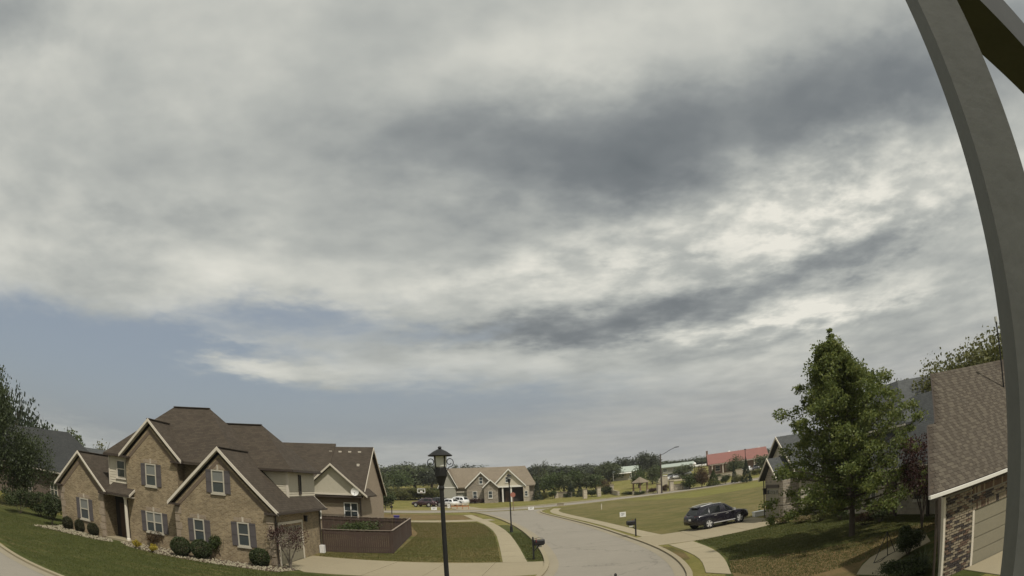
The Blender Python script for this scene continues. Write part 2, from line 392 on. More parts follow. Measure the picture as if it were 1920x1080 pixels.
class MB:
    def __init__(s): s.v = []; s.f = []
    def poly(s, pts, faces):
        o = len(s.v); s.v += [tuple(p) for p in pts]; s.f += [tuple(i + o for i in f) for f in faces]; return s
    def hexa(s, p):          # 8 corners: bottom 4 ccw, top 4 ccw
        return s.poly(p, [(3, 2, 1, 0), (4, 5, 6, 7), (0, 1, 5, 4), (1, 2, 6, 5), (2, 3, 7, 6), (3, 0, 4, 7)])
    def box(s, x0, x1, y0, y1, z0, z1):
        return s.hexa([(x0, y0, z0), (x1, y0, z0), (x1, y1, z0), (x0, y1, z0), (x0, y0, z1), (x1, y0, z1), (x1, y1, z1), (x0, y1, z1)])
    def pbox(s, P, a0, a1, z0, z1, d0, d1):
        return s.hexa([P(a0, z0, d1), P(a1, z0, d1), P(a1, z0, d0), P(a0, z0, d0), P(a0, z1, d1), P(a1, z1, d1), P(a1, z1, d0), P(a0, z1, d0)])
    def beam(s, p, q, w, h):
        p, q = Vector(p), Vector(q); d = (q - p).normalized()
        side = d.cross(Vector((0, 0, 1)))
        side = side.normalized() if side.length > 1e-4 else Vector((1, 0, 0))
        up = side.cross(d).normalized(); a, b = side * w / 2, up * h / 2
        return s.hexa([p - a - b, p + a - b, q + a - b, q - a - b, p - a + b, p + a + b, q + a + b, q - a + b])
    def slab(s, pts, t):     # polygon listed ccw seen from above, thickness t downwards
        n = len(pts); lo = [(p[0], p[1], p[2] - t) for p in pts]
        fs = [tuple(range(n)), tuple(range(2 * n - 1, n - 1, -1))] + [(i, i + n, (i + 1) % n + n, (i + 1) % n) for i in range(n)]
        return s.poly(list(pts) + lo, fs)
    def prism(s, P, prof, d0, d1):   # profile (a,z) ccw seen from outside, extruded from d0 (back) to d1 (front)
        n = len(prof)
        pts = [P(a, z, d1) for a, z in prof] + [P(a, z, d0) for a, z in prof]
        return s.poly(pts, [tuple(range(n)), tuple(range(2 * n - 1, n - 1, -1))] + [(i, i + n, (i + 1) % n + n, (i + 1) % n) for i in range(n)])
    def tube(s, pts, r, n=8, cap=True):
        pts = [Vector(p) for p in pts]; rr = r if hasattr(r, '__len__') else [r] * len(pts)
        o = len(s.v); prev = None
        for i, p in enumerate(pts):
            d = (pts[min(i + 1, len(pts) - 1)] - pts[max(i - 1, 0)]).normalized()
            ref = Vector((0, 0, 1)) if abs(d.z) < .9 else Vector((1, 0, 0))
            a = d.cross(ref).normalized(); b = d.cross(a)
            if prev is not None and a.dot(prev) < 0: a, b = -a, -b
            prev = a
            for k in range(n):
                t = 2 * math.pi * k / n; s.v.append(tuple(p + (a * math.cos(t) + b * math.sin(t)) * rr[i]))
        for i in range(len(pts) - 1):
            for k in range(n):
                k2 = (k + 1) % n; s.f.append((o + i * n + k, o + i * n + k2, o + (i + 1) * n + k2, o + (i + 1) * n + k))
        if cap:
            s.f.append(tuple(o + k for k in range(n))[::-1]); s.f.append(tuple(o + (len(pts) - 1) * n + k for k in range(n)))
        return s
    def lathe(s, prof, n=16, c=(0, 0, 0), axis='z'):
        o = len(s.v)
        for r, z in prof:
            for k in range(n):
                t = 2 * math.pi * k / n; x, y = r * math.cos(t), r * math.sin(t)
                s.v.append((c[0] + x, c[1] + y, c[2] + z) if axis == 'z' else (c[0] + x, c[1] + z, c[2] + y))
        for i in range(len(prof) - 1):
            for k in range(n):
                k2 = (k + 1) % n
                q = (o + i * n + k, o + i * n + k2, o + (i + 1) * n + k2, o + (i + 1) * n + k)
                s.f.append(q if axis == 'z' else q[::-1])
        return s
    def mesh(s, name='m'):
        me = bpy.data.meshes.new(name); me.from_pydata(s.v, [], s.f); me.update(); return me
    def build(s, name, mat_, parent=None, smooth=False, **kw):
        me = s.mesh(name)
        if smooth: me.polygons.foreach_set('use_smooth', [True] * len(me.polygons))
        return add_obj(name, me, mat_, parent, **kw)
def frame(ox, oy, ax, ay):   # wall frame: a along, z up, d outwards (to the right hand of the wall direction)
    return lambda a, z, d=0.: (ox + ax * a + ay * d, oy + ay * a - ax * d, z)

# ------------------------------------------------------------------ house parts
def window(P, a0, a1, z0, z1, house, trim='trim_cream', mull=1, shut=0., panes=2, blind=False, shmat='shutter', sill=True, d=0.0):
    fr = MB(); w = .075
    fr.pbox(P, a0, a0 + w, z0, z1, d - .02, d + .06); fr.pbox(P, a1 - w, a1, z0, z1, d - .02, d + .06)
    fr.pbox(P, a0 + w, a1 - w, z1 - w, z1, d - .02, d + .058); fr.pbox(P, a0 + w, a1 - w, z0, z0 + w, d - .02, d + .058)
    zm = (z0 + z1) / 2
    cols = [a0 + w + (a1 - a0 - 2 * w) * i / mull for i in range(mull + 1)]
    for c in cols[1:-1]: fr.pbox(P, c - .05, c + .05, z0 + w, z1 - w, d - .02, d + .056)
    if panes == 2: fr.pbox(P, a0 + w, a1 - w, zm - .03, zm + .03, d - .02, d + .048)
    o = fr.build('window', trim, house)
    for i in range(mull):
        c0 = cols[i] + (.05 if i else 0); c1 = cols[i + 1] - (.05 if i < mull - 1 else 0)
        if panes == 2:
            MB().pbox(P, c0, c1, zm + .03, z1 - w, d - .01, d + .018).build('pane', 'blind' if blind else 'glass', o)
            MB().pbox(P, c0, c1, z0 + w, zm - .03, d - .01, d + .012).build('pane', 'glass', o)
        else:
            MB().pbox(P, c0, c1, z0 + w, z1 - w, d - .01, d + .015).build('pane', 'glass', o)
    if sill: MB().pbox(P, a0 - .06, a1 + .06, z0 - .09, z0 - .004, d - .01, d + .10).build('sill', trim, o)
    if shut:
        for s0 in (a0 - shut - .015, a1 + .015):
            sh = MB(); sh.pbox(P, s0, s0 + shut, z0 + .005, z1 - .005, d - .005, d + .03)
            for b0, b1 in ((z0 + .01, z0 + .1), (zm - .05, zm + .05), (z1 - .1, z1 - .01)): sh.pbox(P, s0 + .01, s0 + shut - .01, b0, b1, d + .031, d + .045)
            sh.build('shutter', shmat, house)
    return o
def gable_front(mb, P, a0, a1, z0, ze, zp, d0, d1):
    mb.prism(P, [(a0, z0), (a1, z0), (a1, ze), ((a0 + a1) / 2, zp), (a0, ze)], d0, d1)
def rake(P, a0, zea, ap, zp, a1, zeb, d, house, m='trim_cream', w=.2, t=.06):
    for (p, q) in (((a0, zea), (ap, zp)), ((ap, zp), (a1, zeb))):
        mb = MB()
        mb.poly([P(p[0], p[1] - w, d + t), P(q[0], q[1] - w, d + t), P(q[0], q[1], d + t), P(p[0], p[1], d + t),
                 P(p[0], p[1] - w, d), P(q[0], q[1] - w, d), P(q[0], q[1], d), P(p[0], p[1], d)],
                [(0, 1, 2, 3), (7, 6, 5, 4), (0, 4, 5, 1), (1, 5, 6, 2), (2, 6, 7, 3), (3, 7, 4, 0)])
        mb.build('rake_board', m, house)
def hip(x0, x1, y0, y1, ze, s, t=.16):
    """hip roof planes over an eave rectangle, ridge along the longer side"""
    mb = MB(); w, d = x1 - x0, y1 - y0
    if w >= d:
        r = d / 2; zr = ze + r * s; A = (x0 + r, y0 + r, zr); B = (x1 - r, y0 + r, zr)
        mb.slab([(x0, y0, ze), (x1, y0, ze), B, A], t); mb.slab([(x1, y1, ze), (x0, y1, ze), A, B], t)
        mb.slab([(x0, y1, ze), (x0, y0, ze), A], t); mb.slab([(x1, y0, ze), (x1, y1, ze), B], t)
    else:
        r = w / 2; zr = ze + r * s; A = (x0 + r, y0 + r, zr); B = (x0 + r, y1 - r, zr)
        mb.slab([(x0, y1, ze), (x0, y0, ze), A, B], t); mb.slab([(x1, y0, ze), (x1, y1, ze), B, A], t)
        mb.slab([(x0, y0, ze), (x1, y0, ze), A], t); mb.slab([(x1, y1, ze), (x0, y1, ze), B], t)
    return mb, A, B
def gable_roof_y(x0, x1, y0, y1, ze, s, t=.14):   # ridge along y
    xm = (x0 + x1) / 2; zr = ze + (x1 - x0) / 2 * s
    return MB().slab([(x0, y1, ze), (x0, y0, ze), (xm, y0, zr), (xm, y1, zr)], t).slab([(x1, y0, ze), (x1, y1, ze), (xm, y1, zr), (xm, y0, zr)], t)
def gable_roof_x(x0, x1, y0, y1, ze, s, t=.14):   # ridge along x
    ym = (y0 + y1) / 2; zr = ze + (y1 - y0) / 2 * s
    return MB().slab([(x0, y0, ze), (x1, y0, ze), (x1, ym, zr), (x0, ym, zr)], t).slab([(x1, y1, ze), (x0, y1, ze), (x0, ym, zr), (x1, ym, zr)], t)
def gutter(p, q, house, m='trim_brown'): MB().beam(p, q, .11, .11).build('gutter', m, house)
def downspout(x, y, z0, z1, house, m='trim_brown'):
    MB().tube([(x, y, z1), (x, y, z0 + .15), (x + .02, y - .12, z0 + .04)], .045, 6).build('downspout', m, house)

# ------------------------------------------------------------------ vegetation
def leaves(C, size, jitter=.5, up=.25, rng=nrg, asp=.55):
    """C: N x 3 leaf positions -> one bent diamond each"""
    n = len(C)
    d = rng.normal(size=(n, 3)); d /= np.linalg.norm(d, axis=1)[:, None] + 1e-9
    s = rng.normal(size=(n, 3)); s[:, 2] *= 1 - up
    s -= d * (s * d).sum(1)[:, None]; s /= np.linalg.norm(s, axis=1)[:, None] + 1e-9
    L = size * (1 + jitter * (rng.random(n) - .5))[:, None]
    nn = np.cross(d, s)
    V = np.stack([C - d * L * .5, C + s * L * asp * .5 + nn * L * .06, C + d * L * .5 - nn * L * .1, C - s * L * asp * .5 + nn * L * .06], 1).reshape(-1, 3)
    F = np.arange(4 * n).reshape(-1, 4)
    return V, F
def blob_pts(n, rx, ry, rz, zc, lumps=14, shell=.55, rng=nrg, top=.0, lump_r=(.28, .5)):
    """points in a lumpy crown: lumps placed on an ellipsoid, points near the lump surfaces"""
    c = rng.normal(size=(lumps, 3)); c /= np.linalg.norm(c, axis=1)[:, None]
    c[:, 2] = np.abs(c[:, 2]) * (1 - top) + c[:, 2] * top if top < 1 else c[:, 2]
    rad = rng.uniform(.35, .74, lumps)[:, None]
    c = c * rad; lr = rng.uniform(*lump_r, lumps)
    k = rng.integers(0, lumps, n)
    q = rng.normal(size=(n, 3)); q /= np.linalg.norm(q, axis=1)[:, None]
    q *= (rng.random(n) ** shell)[:, None] * lr[k][:, None]
    p = (c[k] + q) * np.array([rx, ry, rz]); p[:, 2] += zc
    return p
def tree_mesh(kind, h, w, n, leaf, seed):
    rg = np.random.default_rng(seed)
    if kind == 'cone':
        t = rg.random(n) ** 1.35; a = rg.random(n) * 6.283
        layer = np.abs(np.sin(t * 26 + 2 * np.sin(a * 3))) * .35 + .65
        r = (1 - t) * w / 2 * layer * (.35 + .65 * rg.random(n) ** .4)
        C = np.stack([r * np.cos(a), r * np.sin(a), .06 * h + t * .94 * h], 1)
    else:
        z0 = h * .03
        rz = (h - z0) / 2
        C = blob_pts(n, w / 2, w / 2, rz * 1.02, z0 + rz * .98, lumps=22, rng=rg, top=1.0, lump_r=(.30, .52))
    C[:, 2] = np.maximum(C[:, 2], .03)
    V, F = leaves(C, leaf, .7, .2, rg, .8)
    return arr_mesh('crown', V, F)
def trunk_mesh(h, r, seed, limbs=5):
    rg = random.Random(seed); mb = MB()
    p = [(0, 0, -.1)]; 
    for i in range(1, 6): p.append((rg.uniform(-.04, .04) * h * .3, rg.uniform(-.04, .04) * h * .3, h * .75 * i / 5))
    mb.tube(p, [r * 1.25, r, r * .85, r * .65, r * .45, r * .2], 8)
    for i in range(limbs):
        z = h * rg.uniform(.25, .6); a = rg.uniform(0, 6.28); l = h * rg.uniform(.18, .3)
        mb.tube([(0, 0, z), (math.cos(a) * l * .5, math.sin(a) * l * .5, z + l * .45), (math.cos(a) * l, math.sin(a) * l, z + l)], [r * .4, r * .25, r * .08], 6)
    return mb.mesh('trunk')
def tree(label, cat, x, y, z, h, w, crown, leafm, trunkm, barkm='bark', group=None, name='tree', rz=0., ch=None):
    t = thing(name, label, cat, (x, y, z), rz, group)
    c = bpy.data.objects.new('crown', crown); COL.objects.link(c); c.parent = t
    c.scale = (w, w, h)
    if not crown.materials: crown.materials.append(MATS[leafm])
    elif crown.materials[0] != MATS[leafm]:
        c.material_slots[0].link = 'OBJECT'; c.material_slots[0].material = MATS[leafm]
    k = bpy.data.objects.new('trunk', trunkm); COL.objects.link(k); k.parent = t; k.scale = (w, w, h)
    if not trunkm.materials: trunkm.materials.append(MATS[barkm])
    return t
def shrub(label, x, y, h, w, leafm, n=1500, leaf=.09, z=0., group=None, seed=0, name='shrub', cat='shrub', clip=False):
    rg = np.random.default_rng(seed + 1000)
    t = thing(name, label, cat, (x, y, z), 0, group)
    C = blob_pts(n, w / 2, w / 2, h / 2, h / 2, lumps=16, rng=rg, top=.8, lump_r=(.32, .5))
    if clip:
        q = rg.normal(size=(n, 3)); q /= np.linalg.norm(q, axis=1)[:, None]
        q *= (.86 + .16 * rg.random(n) + .05 * np.sin(q[:, 0] * 7 + seed) * np.cos(q[:, 1] * 6))[:, None]
        C = q * np.array([w / 2, w / 2, h / 2]) + np.array([0, 0, h / 2])
    C[:, 2] = np.clip(C[:, 2], .02, None)
    V, F = leaves(C, leaf, .6, .2, rg, .65)
    add_obj('foliage', arr_mesh('foliage', V, F), leafm, t)
    mb = MB()
    for k in range(5):
        a = k * 1.26 + seed; mb.tube([(0, 0, -.05), (math.cos(a) * w * .15, math.sin(a) * w * .15, h * .35), (math.cos(a) * w * .25, math.sin(a) * w * .25, h * .7)], [.025, .018, .008], 5)
    mb.build('stem', 'bark', t)
    return t
# ------------------------------------------------------------------ ground, roads, paths
def sstep(t): t = min(1, max(0, t)); return t * t * (3 - 2 * t)
def terr(x, y):
    return 3.0 * sstep((math.hypot(x, y) - 120) / 160)
xs = sorted(set([-1600, -1200, -900, -600, -450, -350] + list(range(-300, 301, 6)) + [350, 450, 600, 900, 1200, 1600]))
ys = sorted(set([-600, -300, -100, -40, 0, 20, 40, 60, 80, 100] + list(range(110, 401, 6)) + [450, 520, 620, 800, 1100, 1600, 2100]))
V = [(x, y, terr(x, y)) for y in ys for x in xs]; nx = len(xs)
F = [(j * nx + i, j * nx + i + 1, (j + 1) * nx + i + 1, (j + 1) * nx + i) for j in range(len(ys) - 1) for i in range(nx - 1)]
g = add_obj('ground', arr_mesh('ground', V, F), 'field', kind='structure')
def sheet(name, pts, m, z, flat_=False, **kw):
    n = len(pts); mb = MB()
    mb.poly([(x, y, (0 if flat_ else terr(x, y)) + z) for x, y in pts], [tuple(range(n))])
    kw.setdefault('kind', 'structure')
    return mb.build(name, m, **kw)
def smooth(pts, it=2):
    for _ in range(it):
        q = [pts[0]]
        for a, b in zip(pts[:-1], pts[1:]):
            q += [(a[0] * .75 + b[0] * .25, a[1] * .75 + b[1] * .25), (a[0] * .25 + b[0] * .75, a[1] * .25 + b[1] * .75)]
        pts = q + [pts[-1]]
    return pts
def offset(pts, d):
    out = []
    for i, p in enumerate(pts):
        a = pts[max(0, i - 1)]; b = pts[min(len(pts) - 1, i + 1)]
        tx, ty = b[0] - a[0], b[1] - a[1]; l = math.hypot(tx, ty) + 1e-9
        out.append((p[0] + ty / l * d, p[1] - tx / l * d))
    return out
def ribbon(name, L, Rr, m, z, h=0., parent=None, **kw):
    """strip between two polylines; h > 0 makes it a raised strip"""
    mb = MB(); n = len(L)
    T = lambda p, dz: (p[0], p[1], terr(*p) + dz)
    pts = [T(p, z) for p in L] + [T(p, z) for p in Rr]
    fs = [(i, n + i, n + i + 1, i + 1) for i in range(n - 1)]
    mb.poly(pts, fs)
    if h:
        mb.poly([T(p, z) for p in L] + [T(p, z - h) for p in L], [(i, i + 1, n + i + 1, n + i) for i in range(n - 1)])
        mb.poly([T(p, z) for p in Rr] + [T(p, z - h) for p in Rr], [(i, n + i, n + i + 1, i + 1) for i in range(n - 1)])
    return mb.build(name, m, parent, **kw)
def resample(pts, step):
    out = [pts[0]]; acc = 0.
    for a, b in zip(pts[:-1], pts[1:]):
        l = math.hypot(b[0] - a[0], b[1] - a[1]); 
        while acc + l >= step:
            t = (step - acc) / l; a = (a[0] + (b[0] - a[0]) * t, a[1] + (b[1] - a[1]) * t); out.append(a)
            l = math.hypot(b[0] - a[0], b[1] - a[1]); acc = 0.
        acc += l
    return out

# main street, bending round in front of the camera's house
Ledge = smooth([(-60, 36), (-40, 28.5), (-27, 22.2), (-23.7, 20.4), (-19.4, 18.9), (-14, 18.4), (-8, 20.2), (-3, 24.2), (.2, 29.2), (1.15, 34.5), (1.25, 40), (.95, 48), (.2, 59), (-1.25, 71.7), (-3.0, 82.5), (-5.6, 95), (-7.5, 99.5)], 2)
Redge = smooth([(-66, 26), (-44, 18.5), (-30, 12.2), (-19, 9.2), (-9, 9.6), (-1, 13.6), (4.2, 20), (6.6, 26), (7.45, 31), (7.78, 36), (7.75, 41.2), (7.4, 47.4), (6.5, 59.9), (4.65, 74.7), (2.3, 90.6), (2.6, 97), (4.2, 102)], 2)
poly = Ledge + Redge[::-1]
def strip_fill(name, A, B, m, z, **kw):
    n = 90
    def rs(P):
        s = [0]
        for a, b in zip(P[:-1], P[1:]): s.append(s[-1] + math.hypot(b[0] - a[0], b[1] - a[1]))
        return [(float(np.interp(t, s, [p[0] for p in P])), float(np.interp(t, s, [p[1] for p in P]))) for t in np.linspace(0, s[-1], n)]
    return ribbon(name, rs(A), rs(B), m, z, **kw)
strip_fill('road', Ledge, Redge, 'asphalt', .012, kind='structure')
for e, s in ((Ledge, 1), (Redge, -1)):
    ribbon('gutter_pan', offset(e, .10 * s), offset(e, .62 * s), 'gutter_concrete', .020, kind='structure')
    ribbon('kerb', offset(e, -.16 * s), offset(e, .10 * s), 'concrete', .11, .10, kind='structure')
# cross street
CL = smooth([(-160, 103), (-60, 101), (-22, 101), (-6, 103.5), (6, 111), (14, 117.5), (26, 121.5), (45, 124), (80, 124), (160, 118)], 2)
ribbon('road', offset(CL, -3.3), offset(CL, 3.3), 'asphalt', .026, kind='structure')
for s in (-1, 1): ribbon('kerb', offset(CL, 3.3 * s), offset(CL, 3.75 * s), 'concrete', .09, .08, kind='structure')
ribbon('sidewalk', offset(CL, -6.6), offset(CL, -5.2), 'concrete_walk', .05, kind='structure')

# lawns (sheets over the ground)
sheet('lawn', smooth([(-60, 34), (-44, 36), (-30, 40), (-13, 40), (-12.6, 33), (-4, 32.4), (.1, 32), (-1, 28.6), (-4, 24), (-9, 20.6), (-14, 18.9), (-19.4, 19.3), (-24, 21), (-40, 29)], 1), 'lawn_green', .004)
sheet('lawn', [(-13.2, 39.4), (-8, 38.9), (-1.3, 38.3), (-1.8, 48), (-2.5, 59.8), (-3.9, 71), (-5.4, 76.4), (-14.5, 77.2), (-15, 60)], 'lawn_mid', .004)
sheet('lawn', [(.12, 38), (1.0, 38), (1.05, 44), (.75, 50), (.0, 59), (-.6, 65), (-1.6, 70), (-2.7, 70), (-1.9, 63), (-1.3, 58), (-.5, 48)], 'lawn_green', .006)
sheet('lawn', [(9.6, 46.9), (17.6, 49), (24, 56), (60, 70), (66, 112), (50, 118), (26, 115.6), (14, 111.5), (5.5, 104), (4.4, 99), (4, 90), (5.9, 78), (7.6, 64), (9.0, 52)], 'lawn_field', .008, True)
sheet('lawn', smooth([(24, 92), (36, 95), (56, 94), (60, 112), (44, 116), (30, 113), (16, 108)], 2), 'lawn_bright', .018, True)
sheet('lawn', [(10.3, 39.9), (17, 42), (20, 40), (30, 40), (30, 20), (14, 14), (6.7, 14), (6, 20), (8.2, 26.5), (9.4, 30.4), (10.15, 34.8)], 'lawn_green', .004)
sheet('lawn', smooth([(9.5, 30.2), (12, 28.2), (17, 26.2), (23, 26.6), (24, 25), (18, 23.6), (14.6, 23.1), (12.6, 22), (11.2, 19.8), (10, 17), (6.5, 15), (7, 20), (8.5, 26.6)], 2), 'lawn_dry', .009)
sheet('lawn', [(7.4, 32), (8.2, 32.6), (8.6, 36), (8.55, 38.6), (7.95, 40.2), (7.9, 36.5), (7.6, 32)], 'lawn_dry', .006)
sheet('lawn', smooth([(-16, 82), (-4.6, 80.5), (-6.8, 95.5), (-30, 96.5), (-30, 84)], 1), 'lawn_dry', .005)

sheet('lawn', smooth([(-14.4, 77), (-5.5, 76.2), (-4.0, 70.5), (-2.9, 60), (-4, 56.5), (-8, 55), (-9.6, 58), (-12, 62)], 1), 'lawn_dry', .008)
# pavement slabs and drives: each slab is a piece of its walk
def slabs(name, L, Rr, step, m, z=.03, gap=.012, label=None):
    par = thing(name, None, None); tag(par, kind='structure')
    n = max(2, int(sum(math.hypot(b[0] - a[0], b[1] - a[1]) for a, b in zip(L[:-1], L[1:])) / step) + 1)
    def rs(P):
        s = [0]
        for a, b in zip(P[:-1], P[1:]): s.append(s[-1] + math.hypot(b[0] - a[0], b[1] - a[1]))
        f = lambda t: (float(np.interp(t, s, [p[0] for p in P])), float(np.interp(t, s, [p[1] for p in P])))
        return f, s[-1]
    fL, lL = rs(L); fR, lR = rs(Rr)
    for i in range(n - 1):
        t0, t1 = i / (n - 1), (i + 1) / (n - 1); e = gap / max(lL, .1)
        a, b, c, d = fL((t0 + e) * lL), fR((t0 + e) * lR), fR((t1 - e) * lR), fL((t1 - e) * lL)
        q = rnd.uniform(-.004, .004)
        mb = MB().slab([(p[0], p[1], terr(*p) + z + q) for p in (a, b, c, d)], z + .05)
        mb.build('slab', m, par)
    return par
wl_in = smooth([(-1.25, 38.1), (-1.75, 48), (-2.42, 59.6), (-3.8, 70.6), (-5.5, 79), (-8, 92)], 1)
wl_out = smooth([(.12, 37.8), (-.45, 48), (-1.3, 59.6), (-2.75, 71), (-4.4, 80), (-6.9, 92.5)], 1)
slabs('sidewalk', wl_in, wl_out, 1.5, 'concrete_walk')
slabs('sidewalk', smooth([(7.6, 27.5), (8.5, 31.5), (8.75, 35), (8.65, 39.9)], 2), smooth([(8.3, 26), (9.4, 30.4), (10.1, 34.8), (10.2, 40)], 2), 1.5, 'concrete_walk')
slabs('sidewalk', smooth([(8.2, 46.7), (7.9, 51), (6.6, 66), (4.6, 80), (3.4, 92), (4.6, 101)], 2), smooth([(9.6, 46.7), (9.0, 52), (7.7, 66), (5.8, 80.5), (4.6, 92), (5.6, 99.5)], 2), 1.5, 'concrete_walk')
slabs('driveway', [(.75, 32.6), (-1.2, 32.2), (-7, 32.2), (-11.4, 32.0), (-12.9, 34.1)], [(1.15, 37.7), (-1.25, 38.1), (-7, 38.6), (-12.4, 39.2), (-12.9, 39.4)], 2.9, 'concrete', .026)
slabs('driveway', [(7.85, 40.4), (10.3, 39.9), (17.6, 42.2)], [(7.55, 46.6), (9.65, 46.5), (17.6, 49.2)], 3.0, 'concrete', .026)
slabs('driveway', [(-3.2, 78.4), (-8, 77), (-14.5, 77.2), (-19, 77.2)], [(-4.0, 82), (-8, 80.6), (-14.5, 80), (-19, 80)], 3.0, 'concrete', .026)
slabs('driveway', [(-9.2, 106), (-11.5, 113), (-14.5, 120)], [(-5.2, 108), (-7, 113), (-8.6, 119)], 3.5, 'concrete', .05)
slabs('driveway', [(-16.5, 120), (-16.5, 131)], [(-9, 119), (-11, 131)], 4.0, 'concrete', .06)
slabs('driveway', [(13.1, 15.46), (12.6, 10), (11.5, 4)], [(17.2, 15.46), (17.2, 10), (16.5, 4)], 2.6, 'concrete', .028)
slabs('garden_path', smooth([gp(1652, 1080), gp(1606, 1078), gp(1622, 1052), gp(1655, 1032), gp(1696, 1013), gp(1735, 1000)][1:], 2), smooth([gp(1665, 1080), gp(1668, 1062), gp(1690, 1045), gp(1715, 1030), gp(1745, 1016)], 2), 1.3, 'concrete_walk', .03)
# stone beds along the brick house
def stone_bed(label, pts, n, zone):
    b = sheet('planting_bed', pts, 'mulch', .014)
    xs_, ys_ = [p[0] for p in pts], [p[1] for p in pts]
    def inside(x, y):
        c = False; j = len(pts) - 1
        for i in range(len(pts)):
            (xi, yi), (xj, yj) = pts[i], pts[j]
            if (yi > y) != (yj > y) and x < (xj - xi) * (y - yi) / (yj - yi) + xi: c = not c
            j = i
        return c
    mb = MB(); k = 0
    while k < n:
        x, y = rnd.uniform(min(xs_), max(xs_)), rnd.uniform(min(ys_), max(ys_))
        if not inside(x, y): continue
        k += 1; r = rnd.uniform(.03, .07); a = rnd.uniform(0, 1.5)
        pts8 = []
        for zz, s in ((.0, 1.), (r * .9, .6)):
            for q in range(4):
                t = a + q * 1.571; pts8.append((x + math.cos(t) * r * s * rnd.uniform(.8, 1.2), y + math.sin(t) * r * s, .01 + zz))
        mb.hexa(pts8)
    mb.build('gravel', 'stones', label=label, cat='gravel', kind='stuff')
bedA = [gp(60, 985), gp(118, 985), gp(150, 990), gp(205, 1008), gp(212, 1016), gp(190, 1014), gp(140, 1003), gp(110, 996)]
bedB = [gp(225, 1016), gp(262, 1016), gp(330, 1030), gp(420, 1042), gp(500, 1056), gp(560, 1064), gp(572, 1068), gp(520, 1073), gp(440, 1063), gp(360, 1051), gp(300, 1040), gp(240, 1025)]
stone_bed('pale rock mulch under the round shrubs of the left brick wing', bedA, 800, 'A')
stone_bed('long curving bed of pale rock along the brick house front', bedB, 1300, 'B')
# steel edging of the bed
# ------------------------------------------------------------------ the two-storey brick house across the street
def roofmark(p, house): pass
H = thing('brick_house', 'two storey tan brick house with brown gabled roofs and shutters', 'house', (-12.89, 32.96, 0), R(.95))
S = .93
# walls: one mesh per block
gw = MB(); Pf = frame(0, 0, 1, 0)                     # front plane of the garage wing, a = local x, d towards the street
gable_front(gw, Pf, -6.38, 0, -.1, 3.02, 6.0, -9.0, 0.0)
gw.build('wall', 'brick_tan', H)
MB().box(-12.25, -2.6, 1.75, 8.2, -.1, 5.42).build('wall', 'brick_tan', H)
Pu = frame(0, .80, 1, 0); Pd = frame(0, 1.3, 1, 0)
ug = MB(); gable_front(ug, Pu, -10.55, -6.5, -.1, 5.45, 7.38, -1.2, 0.0); ug.build('wall', 'brick_tan', H)
MB().box(-7, -.42, 4.0, 9.6, 2.6, 5.42).build('wall', 'siding', H)
Pl = frame(0, .2, 1, 0)
lg = MB(); gable_front(lg, Pl, -16.45, -12.3, -.1, 2.98, 4.95, -6.5, 0.0); lg.build('wall', 'brick_tan', H)
# siding front over the porch, board by board
sd = MB().box(-12.35, -10.56, 1.3, 1.76, 3.3, 5.4).build('dormer_wall', 'siding', H)
for i in range(11):
    z = 3.5 + i * .165
    MB().poly([(-12.36, 1.27, z), (-11.78, 1.27, z), (-11.78, 1.295, z + .165), (-12.36, 1.295, z + .165), (-12.36, 1.30, z), (-11.78, 1.30, z)], [(0, 1, 2, 3), (0, 4, 5, 1)]).build('siding_board', 'siding', sd)
for i in range(3):
    z = 3.5 + i * .165
    MB().poly([(-11.76, 1.27, z), (-10.57, 1.27, z), (-10.57, 1.295, z + .165), (-11.76, 1.295, z + .165), (-11.76, 1.30, z), (-10.57, 1.30, z)], [(0, 1, 2, 3), (0, 4, 5, 1)]).build('siding_board', 'siding', sd)
MB().box(-12.42, -12.34, 1.25, 1.34, 3.4, 5.38).build('corner_board', 'trim_cream', sd)
window(Pd, -11.72, -10.95, 4.0, 5.12, H, 'trim_cream')
# side gable upper storey: clapboards on the cheek and on the long side
ck = MB().box(-2.6, -.44, 3.97, 4.0, 3.2, 5.4).build('dormer_wall', 'siding', H)
for i in range(14):
    z = 3.45 + i * .142; a0 = max(-2.6, -.36 - (z - 3.5 + .05) / S) 
    if z > 5.36: break
    MB().poly([(a0, 3.94, z), (-.5, 3.94, z), (-.5, 3.965, z + .142), (a0, 3.965, z + .142), (a0, 3.97, z), (-.5, 3.97, z)], [(0, 1, 2, 3), (0, 4, 5, 1)]).build('siding_board', 'siding', ck)
for i in range(14):
    z = 3.45 + i * .142
    MB().poly([(-.385, 4.06, z), (-.385, 9.6, z), (-.415, 9.6, z + .142), (-.415, 4.06, z + .142), (-.42, 4.06, z), (-.42, 9.6, z)], [(0, 1, 2, 3), (0, 4, 5, 1)]).build('siding_board', 'siding', ck)
MB().box(-.5, -.36, 3.93, 4.06, 3.35, 5.4).build('corner_board', 'trim_cream', ck)
Ps = frame(-.385, 0, 0, 1)
window(Ps, 6.05, 6.5, 3.95, 5.2, H, 'trim_brown', panes=1, sill=False)
# roofs
r1 = gable_roof_y(-6.78, .4, -.20, 9.35, 3.08, S); r1.build('roof', 'shingle_brown', H)
r2, A2, B2 = hip(-12.62, -2.2, .93, 8.55, 5.48, S); r2.build('roof', 'shingle_brown', H)
r3 = gable_roof_y(-10.98, -6.1, .60, 5.2, 5.52, .935); r3.build('roof', 'shingle_brown', H)
r4, A4, B4 = hip(-8.7, .02, 3.62, 9.66, 5.48, S); r4.build('roof', 'shingle_brown', H)
r5 = gable_roof_y(-16.85, -11.9, .0, 7.0, 3.02, .93); r5.build('roof', 'shingle_brown', H)
MB().slab([(-12.1, .05, 3.05), (-9.95, .05, 3.05), (-9.95, 1.32, 3.66), (-12.1, 1.32, 3.66)], .12).build('porch_roof', 'shingle_brown', H)
